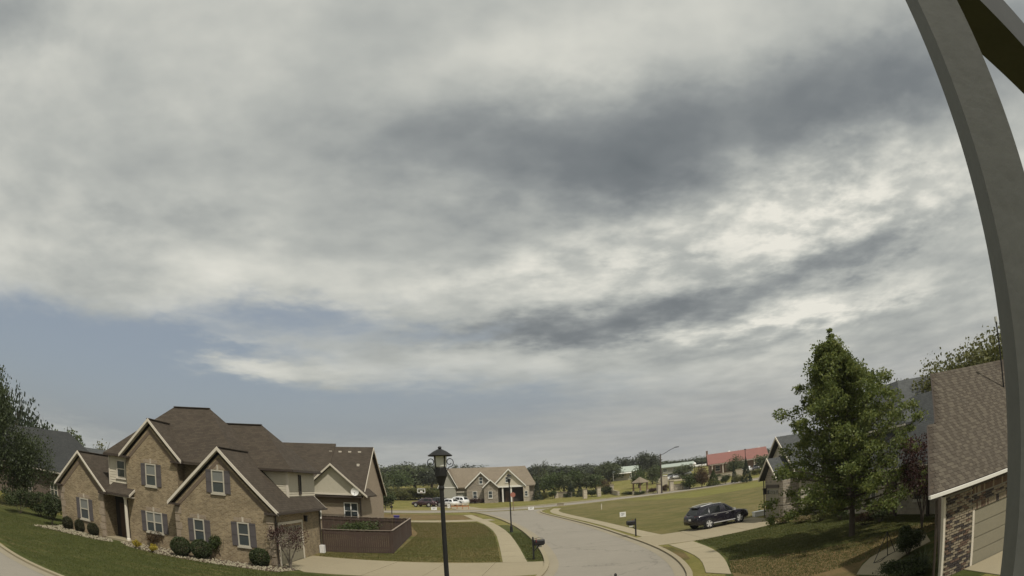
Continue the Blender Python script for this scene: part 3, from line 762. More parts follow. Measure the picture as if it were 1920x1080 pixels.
# ridge caps
for p, q in ((A2, B2), (A4, B4), ((-3.19, -.20, 3.08 + 3.59 * S), (-3.19, 4.4, 3.08 + 3.59 * S)), ((-14.375, .0, 5.32), (-14.375, 6.6, 5.32)), ((-8.54, .6, 7.80), (-8.54, 3.4, 7.80))):
    MB().beam((p[0], p[1], p[2] + .01), (q[0], q[1], q[2] + .01), .26, .05).build('ridge_cap', 'shingle_brown', H)
# rakes, friezes, eaves
rake(Pf, -6.8, 3.06, -3.19, 3.08 + 3.59 * S + .02, .42, 3.06, .205, H)
rake(Pu, -11.0, 5.5, -8.54, 7.82, -6.08, 5.5, .205, H, w=.18)
rake(Pl, -16.87, 3.0, -14.375, 5.34, -11.88, 3.0, .205, H, w=.17)
rake(frame(0, 9.0, -1, 0), -.42, 3.06, 3.19, 3.08 + 3.59 * S + .02, 6.8, 3.06, .355, H)
def soffit(P, a0, ze, ap, zp, a1, d1, house):
    for p, q in (((a0, ze), (ap, zp)), ((ap, zp), (a1, ze))):
        mb = MB(); mb.prism(P, [p, q, (q[0], q[1] + .025), (p[0], p[1] + .025)], .0, d1); mb.build('soffit', 'trim_cream', house)
soffit(Pf, -6.72, 2.94, -3.19, 3.08 + 3.59 * S - .20, .34, .195, H); soffit(Pu, -10.93, 5.36, -8.54, 7.59, -6.15, .195, H); soffit(Pl, -16.8, 2.87, -14.375, 5.12, -11.95, .195, H)
for (P, a0, ze, ap, zp, a1) in ((Pf, -6.36, 2.86, -3.19, 5.82, -.02), (Pu, -10.53, 5.28, -8.52, 7.2, -6.52), (Pl, -16.43, 2.84, -14.375, 4.78, -12.32)):
    rake(P, a0, ze, ap, zp, a1, ze, .004, H, 'frieze', .26, .02)
for P, a0, a1, z in ((Pf, -6.8, -6.0, 2.98), (Pf, -.45, .42, 2.98), (Pu, -11.0, -10.2, 5.4), (Pu, -6.9, -6.08, 5.4), (Pl, -16.87, -16.2, 2.92), (Pl, -12.6, -11.88, 2.92)):
    mb = MB(); mb.pbox(P, a0, a1, z - .08, z + .02, -.05, .24); mb.build('eave_return', 'trim_brown', H)
gutter((.44, -.4, 3.0), (.44, 9.4, 3.0), H); gutter((-12.62, .9, 5.38), (-11, .9, 5.38), H); gutter((.06, 3.6, 5.4), (.06, 9.7, 5.4), H)
gutter((-3.0, 3.58, 5.4), (.06, 3.58, 5.4), H); gutter((-12.1, .02, 2.95), (-9.95, .02, 2.95), H); gutter((-11.86, -.2, 2.95), (-11.86, .2, 2.95), H)
MB().slab([(-12.1, .1, 2.9), (-9.97, .1, 2.9), (-9.97, 1.3, 2.9), (-12.1, 1.3, 2.9)], .05).build('porch_ceiling', 'trim_cream', H)
rake(frame(-9.95, 0, 0, 1), .04, 3.02, 1.32, 3.66, 1.33, 3.66, .005, H, w=.14, t=.04)
downspout(.09, .1, 0, 2.96, H); downspout(.09, 8.75, 0, 2.96, H)
# windows
window(Pf, -3.71, -2.88, 3.84, 5.15, H, 'trim_window', shut=.36, blind=True); window(Pf, -5.13, -4.40, .90, 2.24, H, 'trim_window', shut=.37); window(Pf, -2.24, -1.50, .97, 2.34, H, 'trim_window', shut=.37)
window(Pu, -8.95, -8.12, 3.76, 5.12, H, 'trim_window', shut=.36, blind=True); window(Pu, -9.13, -7.85, .92, 2.2, H, 'trim_window', mull=2, shut=.36, blind=True)
window(Pl, -14.54, -13.72, .92, 2.30, H, 'trim_window', shut=.34, blind=True)
for P, a, z in ((Pf, -3.29, 5.30), (Pf, -4.77, 2.40), (Pf, -1.87, 2.50), (Pu, -8.53, 5.28), (Pu, -8.5, 2.36), (Pl, -14.13, 2.46)):
    mb = MB()
    for k in range(11):
        x = a - .52 + k * .1; mb.pbox(P, x - .042, x + .042, z - .12, z + .1, -.02, .018)
    mb.build('brick_lintel', 'brick_rear', H)
    MB().pbox(P, a - .06, a + .06, z - .14, z + .14, -.02, .03).build('keystone', 'stone_pale', H)
# quoins at the corners of the garage wing and the left wing
for (P, a, n, sgn) in ((Pf, -.02, 6, -1), (Pf, -6.36, 6, 1), (Pl, -12.32, 6, -1), (Pl, -16.43, 6, 1)):
    for k in range(n):
        w = .42 if k % 2 else .28
        x0, x1 = (a - w, a + .03) if sgn < 0 else (a - .03, a + w)
        MB().pbox(P, x0, x1, .1 + k * .46, .1 + k * .46 + .40, -.1, .025).build('quoin', 'brick_rear', H)
# porch: dark panel coloured as recess shade, door, step and column
MB().box(-12.28, -10.6, 1.70, 1.76, -.05, 2.86).build('porch_shade_panel', 'porch_shade_tone', H)
dr = MB().box(-11.9, -10.95, 1.64, 1.72, .12, 2.35).build('door', 'door_brown', H)
MB().lathe([(.0, -.03), (.035, -.02), (.035, .02), (0, .03)], 8, (-11.05, 1.60, 1.15), 'y').build('handle', 'chrome', dr)
MB().box(-12.28, -10.3, .1, 1.7, -.1, .12).build('porch_step', 'concrete', H)
MB().tube([(-10.45, .32, .12), (-10.45, .32, .22), (-10.45, .32, .3), (-10.45, .32, 1.5), (-10.45, .32, 2.7), (-10.45, .32, 2.75), (-10.45, .32, 2.88)], [.16, .16, .115, .12, .10, .15, .15], 14).build('column', 'trim_cream', H)
# garage side wall: door, wall light, downspout block
Pg = frame(0, 0, 0, 1)
gd = MB().pbox(Pg, .7, 4.9, .0, 2.15, -.02, .015).build('garage_door', 'garage_door', H)
for k in range(4):
    for j in range(6): MB().pbox(Pg, .78 + j * .69, .78 + j * .69 + .6, .06 + k * .53, .50 + k * .53, .015, .035).build('panel', 'garage_door', gd)
MB().pbox(Pg, .55, .7, 0, 2.3, -.02, .05).build('door_trim', 'trim_cream', H)
MB().pbox(Pg, 4.9, 5.05, 0, 2.3, -.02, .05).build('door_trim', 'trim_cream', H)
MB().pbox(Pg, .55, 5.05, 2.3, 2.45, -.02, .05).build('door_trim', 'trim_cream', H)
wl = MB(); wl.pbox(Pg, 5.5, 5.66, 2.3, 2.62, .02, .2); wl.pbox(Pg, 5.46, 5.7, 2.62, 2.68, .0, .24); wl.build('wall_lantern', 'lamp_black', H)
MB().pbox(Pg, 8.3, 8.7, .02, .55, .05, .35).build('meter_box', 'white_plastic', H)

# ------------------------------------------------------------------ brick house behind the fence
B = thing('brick_house', 'tan brick house with stucco gable and row of roof vents behind brown fence', 'house', (-13.4, 60, 0), 0)
bx = lambda x: x + 13.4
mb = MB(); mb.box(bx(-27), bx(-14.45), 0, 10, -.1, 3.4); mb.build('wall', 'brick_rear', B)
rf = MB()
rf.slab([(bx(-28), -.4, 3.47), (bx(-14.15), -.4, 3.47), (bx(-14.15), 5.0, 8.35), (bx(-28), 5.0, 8.35)], .15)
rf.slab([(bx(-14.15), 10.4, 3.47), (bx(-28), 10.4, 3.47), (bx(-28), 5.0, 8.35), (bx(-14.15), 5.0, 8.35)], .15)
roofB = rf.build('roof', 'shingle_brown', B)
MB().slab([(bx(-28), 2.0, 5.78), (bx(-18.1), 2.0, 5.78), (bx(-18.1), 5.3, 8.68), (bx(-28), 5.3, 8.68)], .2).build('roof', 'shingle_brown', B)
ge = MB(); Pe = frame(bx(-14.45), 0, 0, 1); ge.prism(Pe, [(0, 3.38), (10, 3.38), (5.0, 7.95)], -.4, 0.); ge.build('gable_wall', 'brick_rear', B)
rake(Pe, -.4, 3.42, 5.0, 8.3, 10.4, 3.42, .28, B, w=.2)
Pb = frame(0, -.5, 1, 0)
sg = MB(); sg.prism(Pb, [(bx(-20.2), 3.55), (bx(-13.9), 3.55), (bx(-17.05), 6.3)], -2.5, 0.); sg.build('gable_wall', 'stucco', B)
gr = gable_roof_y(bx(-20.4), bx(-13.7), -.85, 3.4, 3.55, .875); gr.build('roof', 'shingle_brown', B)
rake(Pb, bx(-20.45), 3.55, bx(-17.05), 6.52, bx(-13.65), 3.55, .36, B, w=.2)
MB().pbox(Pb, bx(-20.0), bx(-14.3), 3.55, 3.72, .0, .08).build('trim_board', 'trim_cream', B)
gutter((bx(-20.4), -.95, 3.4), (bx(-14.15), -.95, 3.4), B)
MB().pbox(frame(0, 0, 1, 0), bx(-27), bx(-14.47), 2.75, 3.35, -.02, .03).build('frieze_board', 'frieze', B)
for i in range(3): MB().box(bx(-22.3 + i * 1.25), bx(-22.0 + i * 1.25), 4.55, 4.85, 7.75, 8.02).build('roof_vent', 'trim_cream', B)
for i in range(4): MB().box(bx(-18.6 + i * 1.0), bx(-18.3 + i * 1.0), 4.35, 4.65, 7.62, 7.9).build('roof_vent', 'trim_cream', B)
MB().box(bx(-15.4), bx(-15.15), 2.8, 3.05, 6.15, 6.6).build('roof_vent', 'trim_cream', B)
MB().box(bx(-19.05), bx(-18.85), 1.6, 1.8, 5.05, 5.4).build('roof_vent', 'trim_cream', B)
Pw = frame(0, 0, 1, 0)
window(Pw, bx(-16.15), bx(-14.8), 1.25, 2.85, B, 'trim_white', mull=2)
window(Pw, bx(-19.6), bx(-18.4), 1.25, 2.55, B, 'trim_white', mull=1)
downspout(bx(-14.55), -.08, 0, 3.4, B, 'trim_brown')
dish = MB().lathe([(0, 0), (.2, -.03), (.38, -.12)], 14, (bx(-14.75), -1.0, 3.92), 'y').build('satellite_dish', 'white_plastic', B)
MB().tube([(bx(-14.75), -1.0, 3.9), (bx(-14.75), -.5, 3.6)], .03, 6).build('bracket', 'iron', dish)
MB().tube([(bx(-14.75), -1.05, 3.8), (bx(-14.75), -1.4, 3.88)], .02, 6).build('feed_arm', 'iron', dish)

# ------------------------------------------------------------------ board fence of the back yard
Fn = thing('board_fence', 'dark brown board fence round the back yard of the brick house', 'fence', (-8.45, 43.15, 0), 0)
bm_ = MB().box(-.064, .064, -.011, .011, .03, 1.56); bmesh_ = bm_.mesh('board'); bmesh_.materials.append(MATS['fence_wood'])
def fence_run(p, q, inner):
    L = math.hypot(q[0] - p[0], q[1] - p[1]); n = int(L / .136); ang = math.atan2(q[1] - p[1], q[0] - p[0])
    for i in range(n):
        t = (i + .5) / n
        o = bpy.data.objects.new('board', bmesh_); COL.objects.link(o); o.parent = Fn
        o.location = (p[0] + (q[0] - p[0]) * t, p[1] + (q[1] - p[1]) * t, rnd.uniform(-.012, .012)); o.rotation_euler = (rnd.uniform(-.012, .012), 0, ang)
        o.scale = (1, 1, rnd.uniform(.985, 1.01))
    nx_, ny_ = -(q[1] - p[1]) / L * inner, (q[0] - p[0]) / L * inner
    for z in (.4, 1.3): MB().beam((p[0] + nx_ * .04, p[1] + ny_ * .04, z), (q[0] + nx_ * .04, q[1] + ny_ * .04, z), .04, .09).build('rail', 'fence_wood', Fn)
    MB().beam((p[0], p[1], 1.60), (q[0], q[1], 1.60), .13, .035).build('cap_rail', 'fence_cap', Fn)
    m_ = max(1, round(L / 2.4))
    for i in range(m_ + 1):
        x, y = p[0] + (q[0] - p[0]) * i / m_ + nx_ * .09, p[1] + (q[1] - p[1]) * i / m_ + ny_ * .09
        MB().box(x - .05, x + .05, y - .05, y + .05, -.2, 1.57).build('post', 'fence_wood', Fn)
fence_run((-4.55, -.9), (0, 0), 1); fence_run((0, 0), (-1.25, 15.2), 1); fence_run((-1.25, 15.2), (-9.5, 15.6), 1)

# ------------------------------------------------------------------ stone-and-siding house at the far junction
Fh = thing('stone_house', 'low stone fronted house with three front gables and tan roof across the junction', 'house', (-6, 136, terr(-6, 136)), 0)
X = lambda x: x + 6
Pc = frame(0, 0, 1, 0)
MB().box(X(-15.6), X(2.6), 2.2, 13, -.2, 3.3).build('wall', 'stone_veneer', Fh)
rr = MB()
rr.slab([(X(-14.9), 1.6, 3.4), (X(3.0), 1.6, 3.4), (X(.95), 8.2, 7.55), (X(-14.9), 8.2, 7.55)], .2)
rr.slab([(X(3.0), 14, 3.4), (X(-14.9), 14, 3.4), (X(-14.9), 8.2, 7.55), (X(.95), 8.2, 7.55)], .2)
rr.slab([(X(3.0), 1.6, 3.4), (X(3.0), 14, 3.4), (X(.95), 8.2, 7.55)], .2)
rr.build('roof', 'shingle_tan', Fh)
lw = MB(); lw.box(X(-16.4), X(-13.2), 1.2, 12, -.2, 3.4); lw.build('wall', 'siding_grey', Fh)
ggl = MB(); ggl.prism(frame(0, 1.2, 1, 0), [(X(-16.4), 3.4), (X(-13.2), 3.4), (X(-14.8), 6.9)], -6, 0.); ggl.build('gable_wall', 'siding_grey', Fh)
gable_roof_y(X(-16.8), X(-12.8), .9, 9, 3.4, 2.0).build('roof', 'shingle_tan', Fh)
rake(frame(0, 1.2, 1, 0), X(-16.85), 3.4, X(-14.8), 7.45, X(-12.75), 3.4, .31, Fh, 'trim_white', .3)
MB().pbox(frame(0, 1.2, 1, 0), X(-16.4), X(-13.2), 3.3, 3.5, 0, .06).build('trim_board', 'trim_white', Fh)
def far_gable(x0, x1, ze, zp, y0, depth, wallm, z0=-.2, w=.3):
    Pq = frame(0, y0, 1, 0); mb = MB(); gable_front(mb, Pq, X(x0) + .25, X(x1) - .25, z0, ze - .05, zp - .22, -depth, 0.); mb.build('wall', wallm, Fh)
    s_ = (zp - ze) / ((x1 - x0) / 2)
    gable_roof_y(X(x0), X(x1), y0 - .35, y0 + depth, ze, s_).build('roof', 'shingle_tan', Fh)
    rake(Pq, X(x0) - .03, ze + .02, X((x0 + x1) / 2), zp + .04, X(x1) + .03, ze + .02, .36, Fh, 'trim_white', w)
    return Pq
PA = far_gable(-11.2, -4.8, 3.3, 6.5, .4, 7, 'stone_veneer')
PB = far_gable(-7.7, -4.5, 3.3, 4.85, -.5, 3, 'stone_veneer', w=.26)
PC = far_gable(-5.9, .9, 3.35, 6.95, .9, 7, 'siding', z0=3.2)
MB().pbox(PC, X(-5.4), X(.5), 3.1, 3.45, -.1, .12).build('porch_beam', 'trim_white', Fh)
for x in (-3.8, -2.1): MB().box(X(x) - .14, X(x) + .14, .95, 1.2, -.1, 3.1).build('column', 'trim_white', Fh)
MB().box(X(-4.4), X(.3), 2.0, 2.24, 0, 3.1).build('porch_shade_panel', 'porch_shade_tone', Fh)  # dark panel before the wall, painted as porch shade
dd = MB().box(X(-3.3), X(-2.5), 1.9, 2.0, .1, 2.3).build('door', 'door_brown', Fh)
MB().box(X(.3), X(1.5), .7, 2.2, -.2, 3.2).build('wall', 'stone_pale', Fh)
window(PA, X(-9.75), X(-8.9), .95, 2.5, Fh, 'trim_white', sill=True); window(PA, X(-8.4), X(-7.65), 4.0, 5.4, Fh, 'trim_white')
window(PB, X(-6.62), X(-5.8), 1.0, 2.5, Fh, 'trim_white')
window(PC, X(-3.2), X(-2.5), 4.1, 5.3, Fh, 'trim_white'); window(frame(0, .7, 1, 0), X(.55), X(1.2), 1.1, 2.2, Fh, 'trim_white')
window(frame(0, 2.2, 1, 0), X(-1.4), X(-.3), 1.0, 2.3, Fh, 'trim_white', mull=2)
gd2 = MB().pbox(frame(0, 2.2, 1, 0), X(-13.0), X(-11.4), -.1, 2.2, 0, .05).build('garage_door', 'siding_grey', Fh)
MB().box(X(-13.2), X(-11.0), 1.9, 2.4, 2.3, 2.5).build('door_hood', 'trim_cream', Fh)

# ------------------------------------------------------------------ house on the right, behind the street tree
Rh = thing('stone_house', 'stone faced house with grey hip roof and garage gable behind the street tree', 'house', (17.7, 43, 0), 0)
x_ = lambda x: x - 17.7
y_ = lambda y: y - 43
Pr = frame(0, 0, 0, -1)        # faces the street: a runs towards the camera, a = -(y - 43)
gA = MB(); gA.prism(Pr, [(-(46.6 - 43), -.1), (-(43.55 - 43), -.1), (-(43.55 - 43), 3.0), (-2.1, 4.35), (-3.6, 3.0)], -6, 0.); gA.build('wall', 'stone_veneer', Rh)
gable_roof_x(-.35, 6.0, y_(43.2), y_(47.0), 3.05, .8).build('roof', 'shingle_grey', Rh)
rake(Pr, -4.05, 3.05, -2.1, 4.62, -.15, 3.05, .36, Rh, 'trim_cream', .16)
gd3 = MB().pbox(Pr, -3.15, -.85, 0, 2.35, -.02, .02).build('garage_door', 'garage_door', Rh)
for k in range(4): MB().pbox(Pr, -3.05 + k * .55, -2.6 + k * .55, 1.9, 2.2, .02, .035).build('pane', 'glass', gd3)
MB().pbox(Pr, -3.3, -.7, 2.38, 2.6, -.02, .06).build('door_header', 'trim_brown', Rh)
ln = MB(); ln.pbox(Pr, -3.46, -3.3, 1.9, 2.3, .05, .25); ln.pbox(Pr, -3.5, -3.26, 2.3, 2.36, .02, .3); ln.build('wall_lantern', 'lamp_black', Rh)
downspout(-.06, y_(46.75), 0, 3.0, Rh, 'trim_brown')
# near side wall of the garage block and the long front
MB().box(.02, 6, y_(43.0), y_(43.56), -.1, 2.9).build('wall', 'stone_veneer', Rh)
Pn = frame(x_(19.0), 0, 0, -1)
gB = MB(); gB.prism(Pn, [(-(48.3 - 43), -.1), (-(42.6 - 43), -.1), (-(42.6 - 43), 3.0), (-3.3, 5.75), (-(48.3 - 43), 4.4)], -7, 0.); gB.build('wall', 'stucco', Rh)
mb = MB()
mb.slab([(x_(18.65), y_(42.2), 2.95), (x_(27), y_(42.2), 2.95), (x_(27), y_(46.3), 6.1), (x_(18.65), y_(46.3), 6.1)], .14)
mb.slab([(x_(27), y_(48.6), 4.4), (x_(18.65), y_(48.6), 4.4), (x_(18.65), y_(46.3), 6.1), (x_(27), y_(46.3), 6.1)], .14)
mb.build('roof', 'shingle_grey', Rh)
rake(Pn, -5.62, 4.4, -3.3, 6.12, .82, 2.95, .36, Rh, 'trim_cream', .17)
window(Pn, -3.75, -2.3, 3.3, 4.75, Rh, 'trim_cream', mull=2, panes=1)
MB().box(x_(20.8), x_(30), y_(24.5), y_(43), -.1, 2.75).build('wall', 'stone_pale', Rh)
mb = MB()
mb.slab([(x_(20.2), y_(45), 2.85), (x_(20.2), y_(22), 2.85), (x_(24.6), y_(24), 6.8), (x_(24.6), y_(43), 6.8)], .16)
mb.slab([(x_(20.2), y_(22), 2.85), (x_(34), y_(22), 2.85), (x_(30), y_(24), 6.8), (x_(24.6), y_(24), 6.8)], .16)
mb.slab([(x_(24.6), y_(24), 6.8), (x_(30), y_(24), 6.8), (x_(30), y_(43), 6.8), (x_(24.6), y_(43), 6.8)], .1)
mb.build('roof', 'shingle_grey', Rh)
MB().box(x_(22.5), x_(31), y_(33), y_(43), 3.5, 5.2).build('wall', 'siding_grey', Rh)
mb = MB()
mb.slab([(x_(22), y_(44), 5.25), (x_(22), y_(32.4), 5.25), (x_(25.2), y_(37.8), 8.2), (x_(25.2), y_(40.2), 8.2)], .16)
mb.slab([(x_(22), y_(32.4), 5.25), (x_(31.5), y_(32.4), 5.25), (x_(28.3), y_(37.8), 8.2), (x_(25.2), y_(37.8), 8.2)], .16)
mb.slab([(x_(31.5), y_(44), 5.25), (x_(22), y_(44), 5.25), (x_(25.2), y_(40.2), 8.2), (x_(28.3), y_(40.2), 8.2)], .16)
mb.slab([(x_(31.5), y_(32.4), 5.25), (x_(31.5), y_(44), 5.25), (x_(28.3), y_(40.2), 8.2), (x_(28.3), y_(37.8), 8.2)], .16)
mb.slab([(x_(25.2), y_(37.8), 8.2), (x_(28.3), y_(37.8), 8.2), (x_(28.3), y_(40.2), 8.2), (x_(25.2), y_(40.2), 8.2)], .1)
mb.build('roof', 'shingle_grey', Rh)
MB().beam((x_(24.66), y_(32.4), 6.84), (x_(24.66), y_(24), 6.84), .3, .06).build('ridge_cap', 'shingle_dark', Rh)
gutter((x_(22), y_(32.4), 5.14), (x_(22), y_(44), 5.14), Rh, 'trim_cream'); gutter((x_(20.15), y_(22), 2.75), (x_(20.15), y_(42), 2.75), Rh, 'trim_cream')
Pq = frame(x_(20.8), 0, 0, -1)
for yy in (31.4, 27.8): MB().box(x_(20.3), x_(20.45), y_(yy) - .08, y_(yy) + .08, 0, 2.75).build('porch_post', 'trim_brown', Rh)
window(Pq, -y_(35.8), -y_(34.4), .8, 2.2, Rh, 'trim_cream', mull=2); window(Pq, -y_(29.9), -y_(28.9), .8, 2.2, Rh, 'trim_cream')
dr3 = MB().pbox(Pq, -y_(33.2), -y_(32.2), 0, 2.15, 0, .05).build('door', 'door_brown', Rh)

# ------------------------------------------------------------------ garage of the next house, near right
G = thing('brick_garage', 'brick garage with pale door and brown shingle roof beside the near post', 'garage', (12.1, 15.5, 0), 0)
gx = lambda x: x - 12.1
gy = lambda y: y - 15.5
wl_ = MB(); wl_.poly([(gx(x), gy(y), z) for z in (-.1, 2.9) for x, y in ((12.1, 15.53), (24, 15.53), (24, 23), (17.6, 23))], [(3, 2, 1, 0), (4, 5, 6, 7), (0, 1, 5, 4), (1, 2, 6, 5), (2, 3, 7, 6), (3, 0, 4, 7)]); wl_.build('wall', 'brick_dark', G)
P0 = frame(0, 0, 1, 0)
# brickwork: every brick of the pier and of the courses over the door
flat('garage_brick_a', (.235, .195, .14), .9, 0, .2); flat('garage_brick_b', (.055, .046, .042), .9, 0, .2); flat('garage_brick_c', (.125, .085, .062), .9, 0, .2)
mat('mortar', (.27, .245, .195), .95)
MB().pbox(P0, gx(12.1), gx(13.42), -.1, 2.62, -.05, -.01).build('mortar', 'mortar', G)
MB().pbox(P0, gx(13.42), gx(17.2), 1.86, 2.62, -.05, -.01).build('mortar', 'mortar', G)
bms = []
for m_ in ('garage_brick_a', 'garage_brick_b', 'garage_brick_c'):
    b = MB().box(-.1, .1, -.035, .028, -.031, .031).mesh('brick'); b.materials.append(MATS[m_]); bms.append(b)
sold = []
for m_ in ('garage_brick_a', 'garage_brick_c', 'garage_brick_b'):
    b = MB().box(-.034, .034, -.035, .03, -.105, .105).mesh('brick'); b.materials.append(MATS[m_]); sold.append(b)
def put(me, x, z):
    o = bpy.data.objects.new('brick', me); COL.objects.link(o); o.parent = G; o.location = (x, 0, z); return o
pick = lambda L, w: rnd.choices(L, w)[0]
for k in range(31):
    z = .04 + k * .083; off = .11 * (k % 2)
    x = gx(12.1) + .11 + off - (.0 if not k % 2 else .0)
    while x < gx(13.42) - .08:
        put(pick(bms, (6, 4, 2)), x, z); x += .22
for k in range(17): put(pick(sold, (4, 5, 2)), gx(13.5) + k * .155, 1.98) if False else None
x = gx(13.46)
while x < gx(16.0): put(pick(sold, (5, 4, 1)), x, 1.975); x += .08
x = gx(12.15)
while x < gx(16.0): put(pick(sold, (4, 6, 1)), x, 2.50) if x > gx(13.42) else None; x += .08
for k in range(3):
    x = gx(13.5) + .11 * (k % 2)
    while x < gx(16.0): put(pick(bms, (5, 4, 2)), x, 2.14 + k * .083); x += .22
gdo = MB().pbox(P0, gx(13.48), gx(17.2), .0, 1.86, -.05, -.015).build('garage_door', 'garage_door', G)
for k in range(4):
    MB().pbox(P0, gx(13.5), gx(17.2), .02 + k * .46, .45 + k * .46, -.015, .004).build('panel', 'garage_door', gdo)
MB().pbox(P0, gx(13.40), gx(13.50), 0, 1.86, -.1, .045).build('door_trim', 'trim_cream', G)
MB().pbox(P0, gx(12.02), gx(12.11), 0, 2.62, -.1, .05).build('corner_board', 'trim_cream', G)
sw = MB(); sw.slab([(gx(12.02), gy(15.56), 2.75), (gx(12.16), gy(15.56), 2.75), (gx(17.66), gy(23.0), 2.75), (gx(17.5), gy(23.0), 2.75)], 2.85); sw.build('side_wall', 'brick_dark', G)
MB().tube([(gx(11.82), .12, 2.6), (gx(11.82), .12, .1)], .045, 6).build('downspout', 'trim_brown', G)
EV, TP = (15.2, 2.85), (19.47, 6.69)
rf = MB()
rf.slab([(gx(11.2), gy(15.2), 2.85), (gx(24), gy(15.2), 2.85), (gx(24), gy(19.47), 6.69), (gx(14.73), gy(19.47), 6.69), (gx(13.22), gy(17.44), 4.865), (gx(12.83), gy(17.42), 4.85)], .12)
rf.slab([(gx(24), gy(23.74), 2.85), (gx(17.97), gy(23.74), 2.85), (gx(14.73), gy(19.47), 6.69), (gx(24), gy(19.47), 6.69)], .12)
roofG = rf.build('roof', 'shingle_brown', G)
ft = MB().beam((gx(11.15), gy(15.12), 2.80), (gx(24), gy(15.12), 2.80), .12, .1).build('gutter', 'trim_white', G)
MB().beam((gx(11.2), gy(15.22), 2.80), (gx(12.83), gy(17.44), 4.80), .05, .16).build('rake_board', 'trim_brown', G)
MB().beam((gx(13.22), gy(17.46), 4.83), (gx(14.73), gy(19.49), 6.65), .05, .16).build('rake_board', 'trim_brown', G)
# shingle tabs on the street slope: the 300 lowest are pieces, the rest one mesh
mat('tab_a', (.098, .083, .062), .95, .2, 6); mat('tab_b', (.068, .056, .042), .95, .2, 6); mat('tab_c', (.088, .074, .056), .95, .2, 6)
sl_ = math.atan2(3.84, 4.27); cs, sn = math.cos(sl_), math.sin(sl_)
tabs = []
for w in (.16, .24, .32):
    for m_ in ('tab_a', 'tab_b', 'tab_c'):
        b = MB().hexa([(0, 0, .001), (w - .008, 0, .001), (w - .008, .16, .0), (0, .16, .0), (0, 0, .011), (w - .008, 0, .011), (w - .008, .16, .003), (0, .16, .003)])
        me = b.mesh('shingle'); me.materials.append(MATS[m_]); tabs.append((w, me, b))
count = 0
rest = {'tab_a': MB(), 'tab_b': MB(), 'tab_c': MB()}
for k in range(38):
    s0 = .02 + k * .15; yv = 15.2 + s0 * cs; zv = 2.85 + s0 * sn
    if s0 + .16 > 5.74: break
    xl = 11.2 + (yv - 15.2) * (1.63 / 2.22) if yv < 17.42 else 13.22 + (yv - 17.44) * (1.51 / 2.03)
    x = xl + rnd.uniform(0.0, .34)
    par = 0
    while x < 18.4:
        par ^= 1
        w, me, b = tabs[rnd.choice((1, 1, 4))] if par else tabs[rnd.choice((0, 2, 3, 5, 6, 8))]
        if True:
            if count < 300 and x < 17.2:
                o = bpy.data.objects.new('shingle', me); COL.objects.link(o); o.parent = roofG
                o.location = (gx(x), gy(yv), zv + .005); o.rotation_euler = (sl_, 0, 0); count += 1
            else:
                mm = rest[me.materials[0].name]
                pts = [(gx(x) + p[0], gy(yv) + p[1] * cs - p[2] * sn, zv + .005 + p[1] * sn + p[2] * cs) for p in b.v]
                mm.hexa(pts)
        x += w
for k, mm in rest.items(): mm.build('shingles', k, roofG, kind='stuff')

# ------------------------------------------------------------------ houses at the far left
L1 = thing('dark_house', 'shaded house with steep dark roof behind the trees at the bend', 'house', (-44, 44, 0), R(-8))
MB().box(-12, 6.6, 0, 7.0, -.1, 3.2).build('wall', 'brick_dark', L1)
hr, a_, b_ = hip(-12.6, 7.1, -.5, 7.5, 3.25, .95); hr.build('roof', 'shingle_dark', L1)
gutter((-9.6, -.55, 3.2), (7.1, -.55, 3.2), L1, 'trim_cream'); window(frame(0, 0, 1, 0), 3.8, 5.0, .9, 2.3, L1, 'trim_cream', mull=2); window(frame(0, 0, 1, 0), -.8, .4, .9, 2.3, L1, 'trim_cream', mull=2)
L2 = thing('grey_house', 'distant grey roofed house with small front gable behind the brick wing', 'house', (-54, 66, 0), R(12))
MB().box(-8, 9, 0, 9, -.1, 3.2).build('wall', 'red_brick', L2)
gable_roof_x(-8.5, 9.5, -.5, 9.5, 3.2, .62).build('roof', 'shingle_grey', L2)
mb = MB(); gable_front(mb, frame(0, -1.2, 1, 0), -3.2, .2, 0, 3.6, 5.3, -4, 0); mb.build('wall', 'red_brick', L2)
gable_roof_y(-3.6, .6, -1.6, 3.4, 3.55, 1.0).build('roof', 'shingle_grey', L2)
rake(frame(0, -1.2, 1, 0), -3.65, 3.55, -1.5, 5.7, .65, 3.55, .41, L2, 'trim_white', .18)
window(frame(0, -1.2, 1, 0), -2.0, -1.0, 3.0, 4.2, L2, 'trim_white')
# ------------------------------------------------------------------ near porch post and beam beside the camera
pp = thing('porch_post', 'square porch post toned dark for porch shade close beside the view', 'post', (1.065, .935, 0), R(-28.1))
MB().hexa([(x - .131, y + .049, 0) for x, y in ((-.06, -.06), (.06, -.06), (.06, .06), (-.06, .06))] + [(x, y, 6.055) for x, y in ((-.06, -.06), (.06, -.06), (.06, .06), (-.06, .06))]).build('shaft', 'post_shade_paint', pp)
MB().box(-.231, -.031, -.051, .149, 0, .22).build('base_trim', 'post_shade_paint', pp)
pbm = thing('porch_beam', 'grey overhead beam running over the porch post', 'beam', (1.10, .955, 6.06), R(22))
MB().box(-.03, 4.5, -.085, .085, 0, .24).build('beam_board', 'beam_paint', pbm)
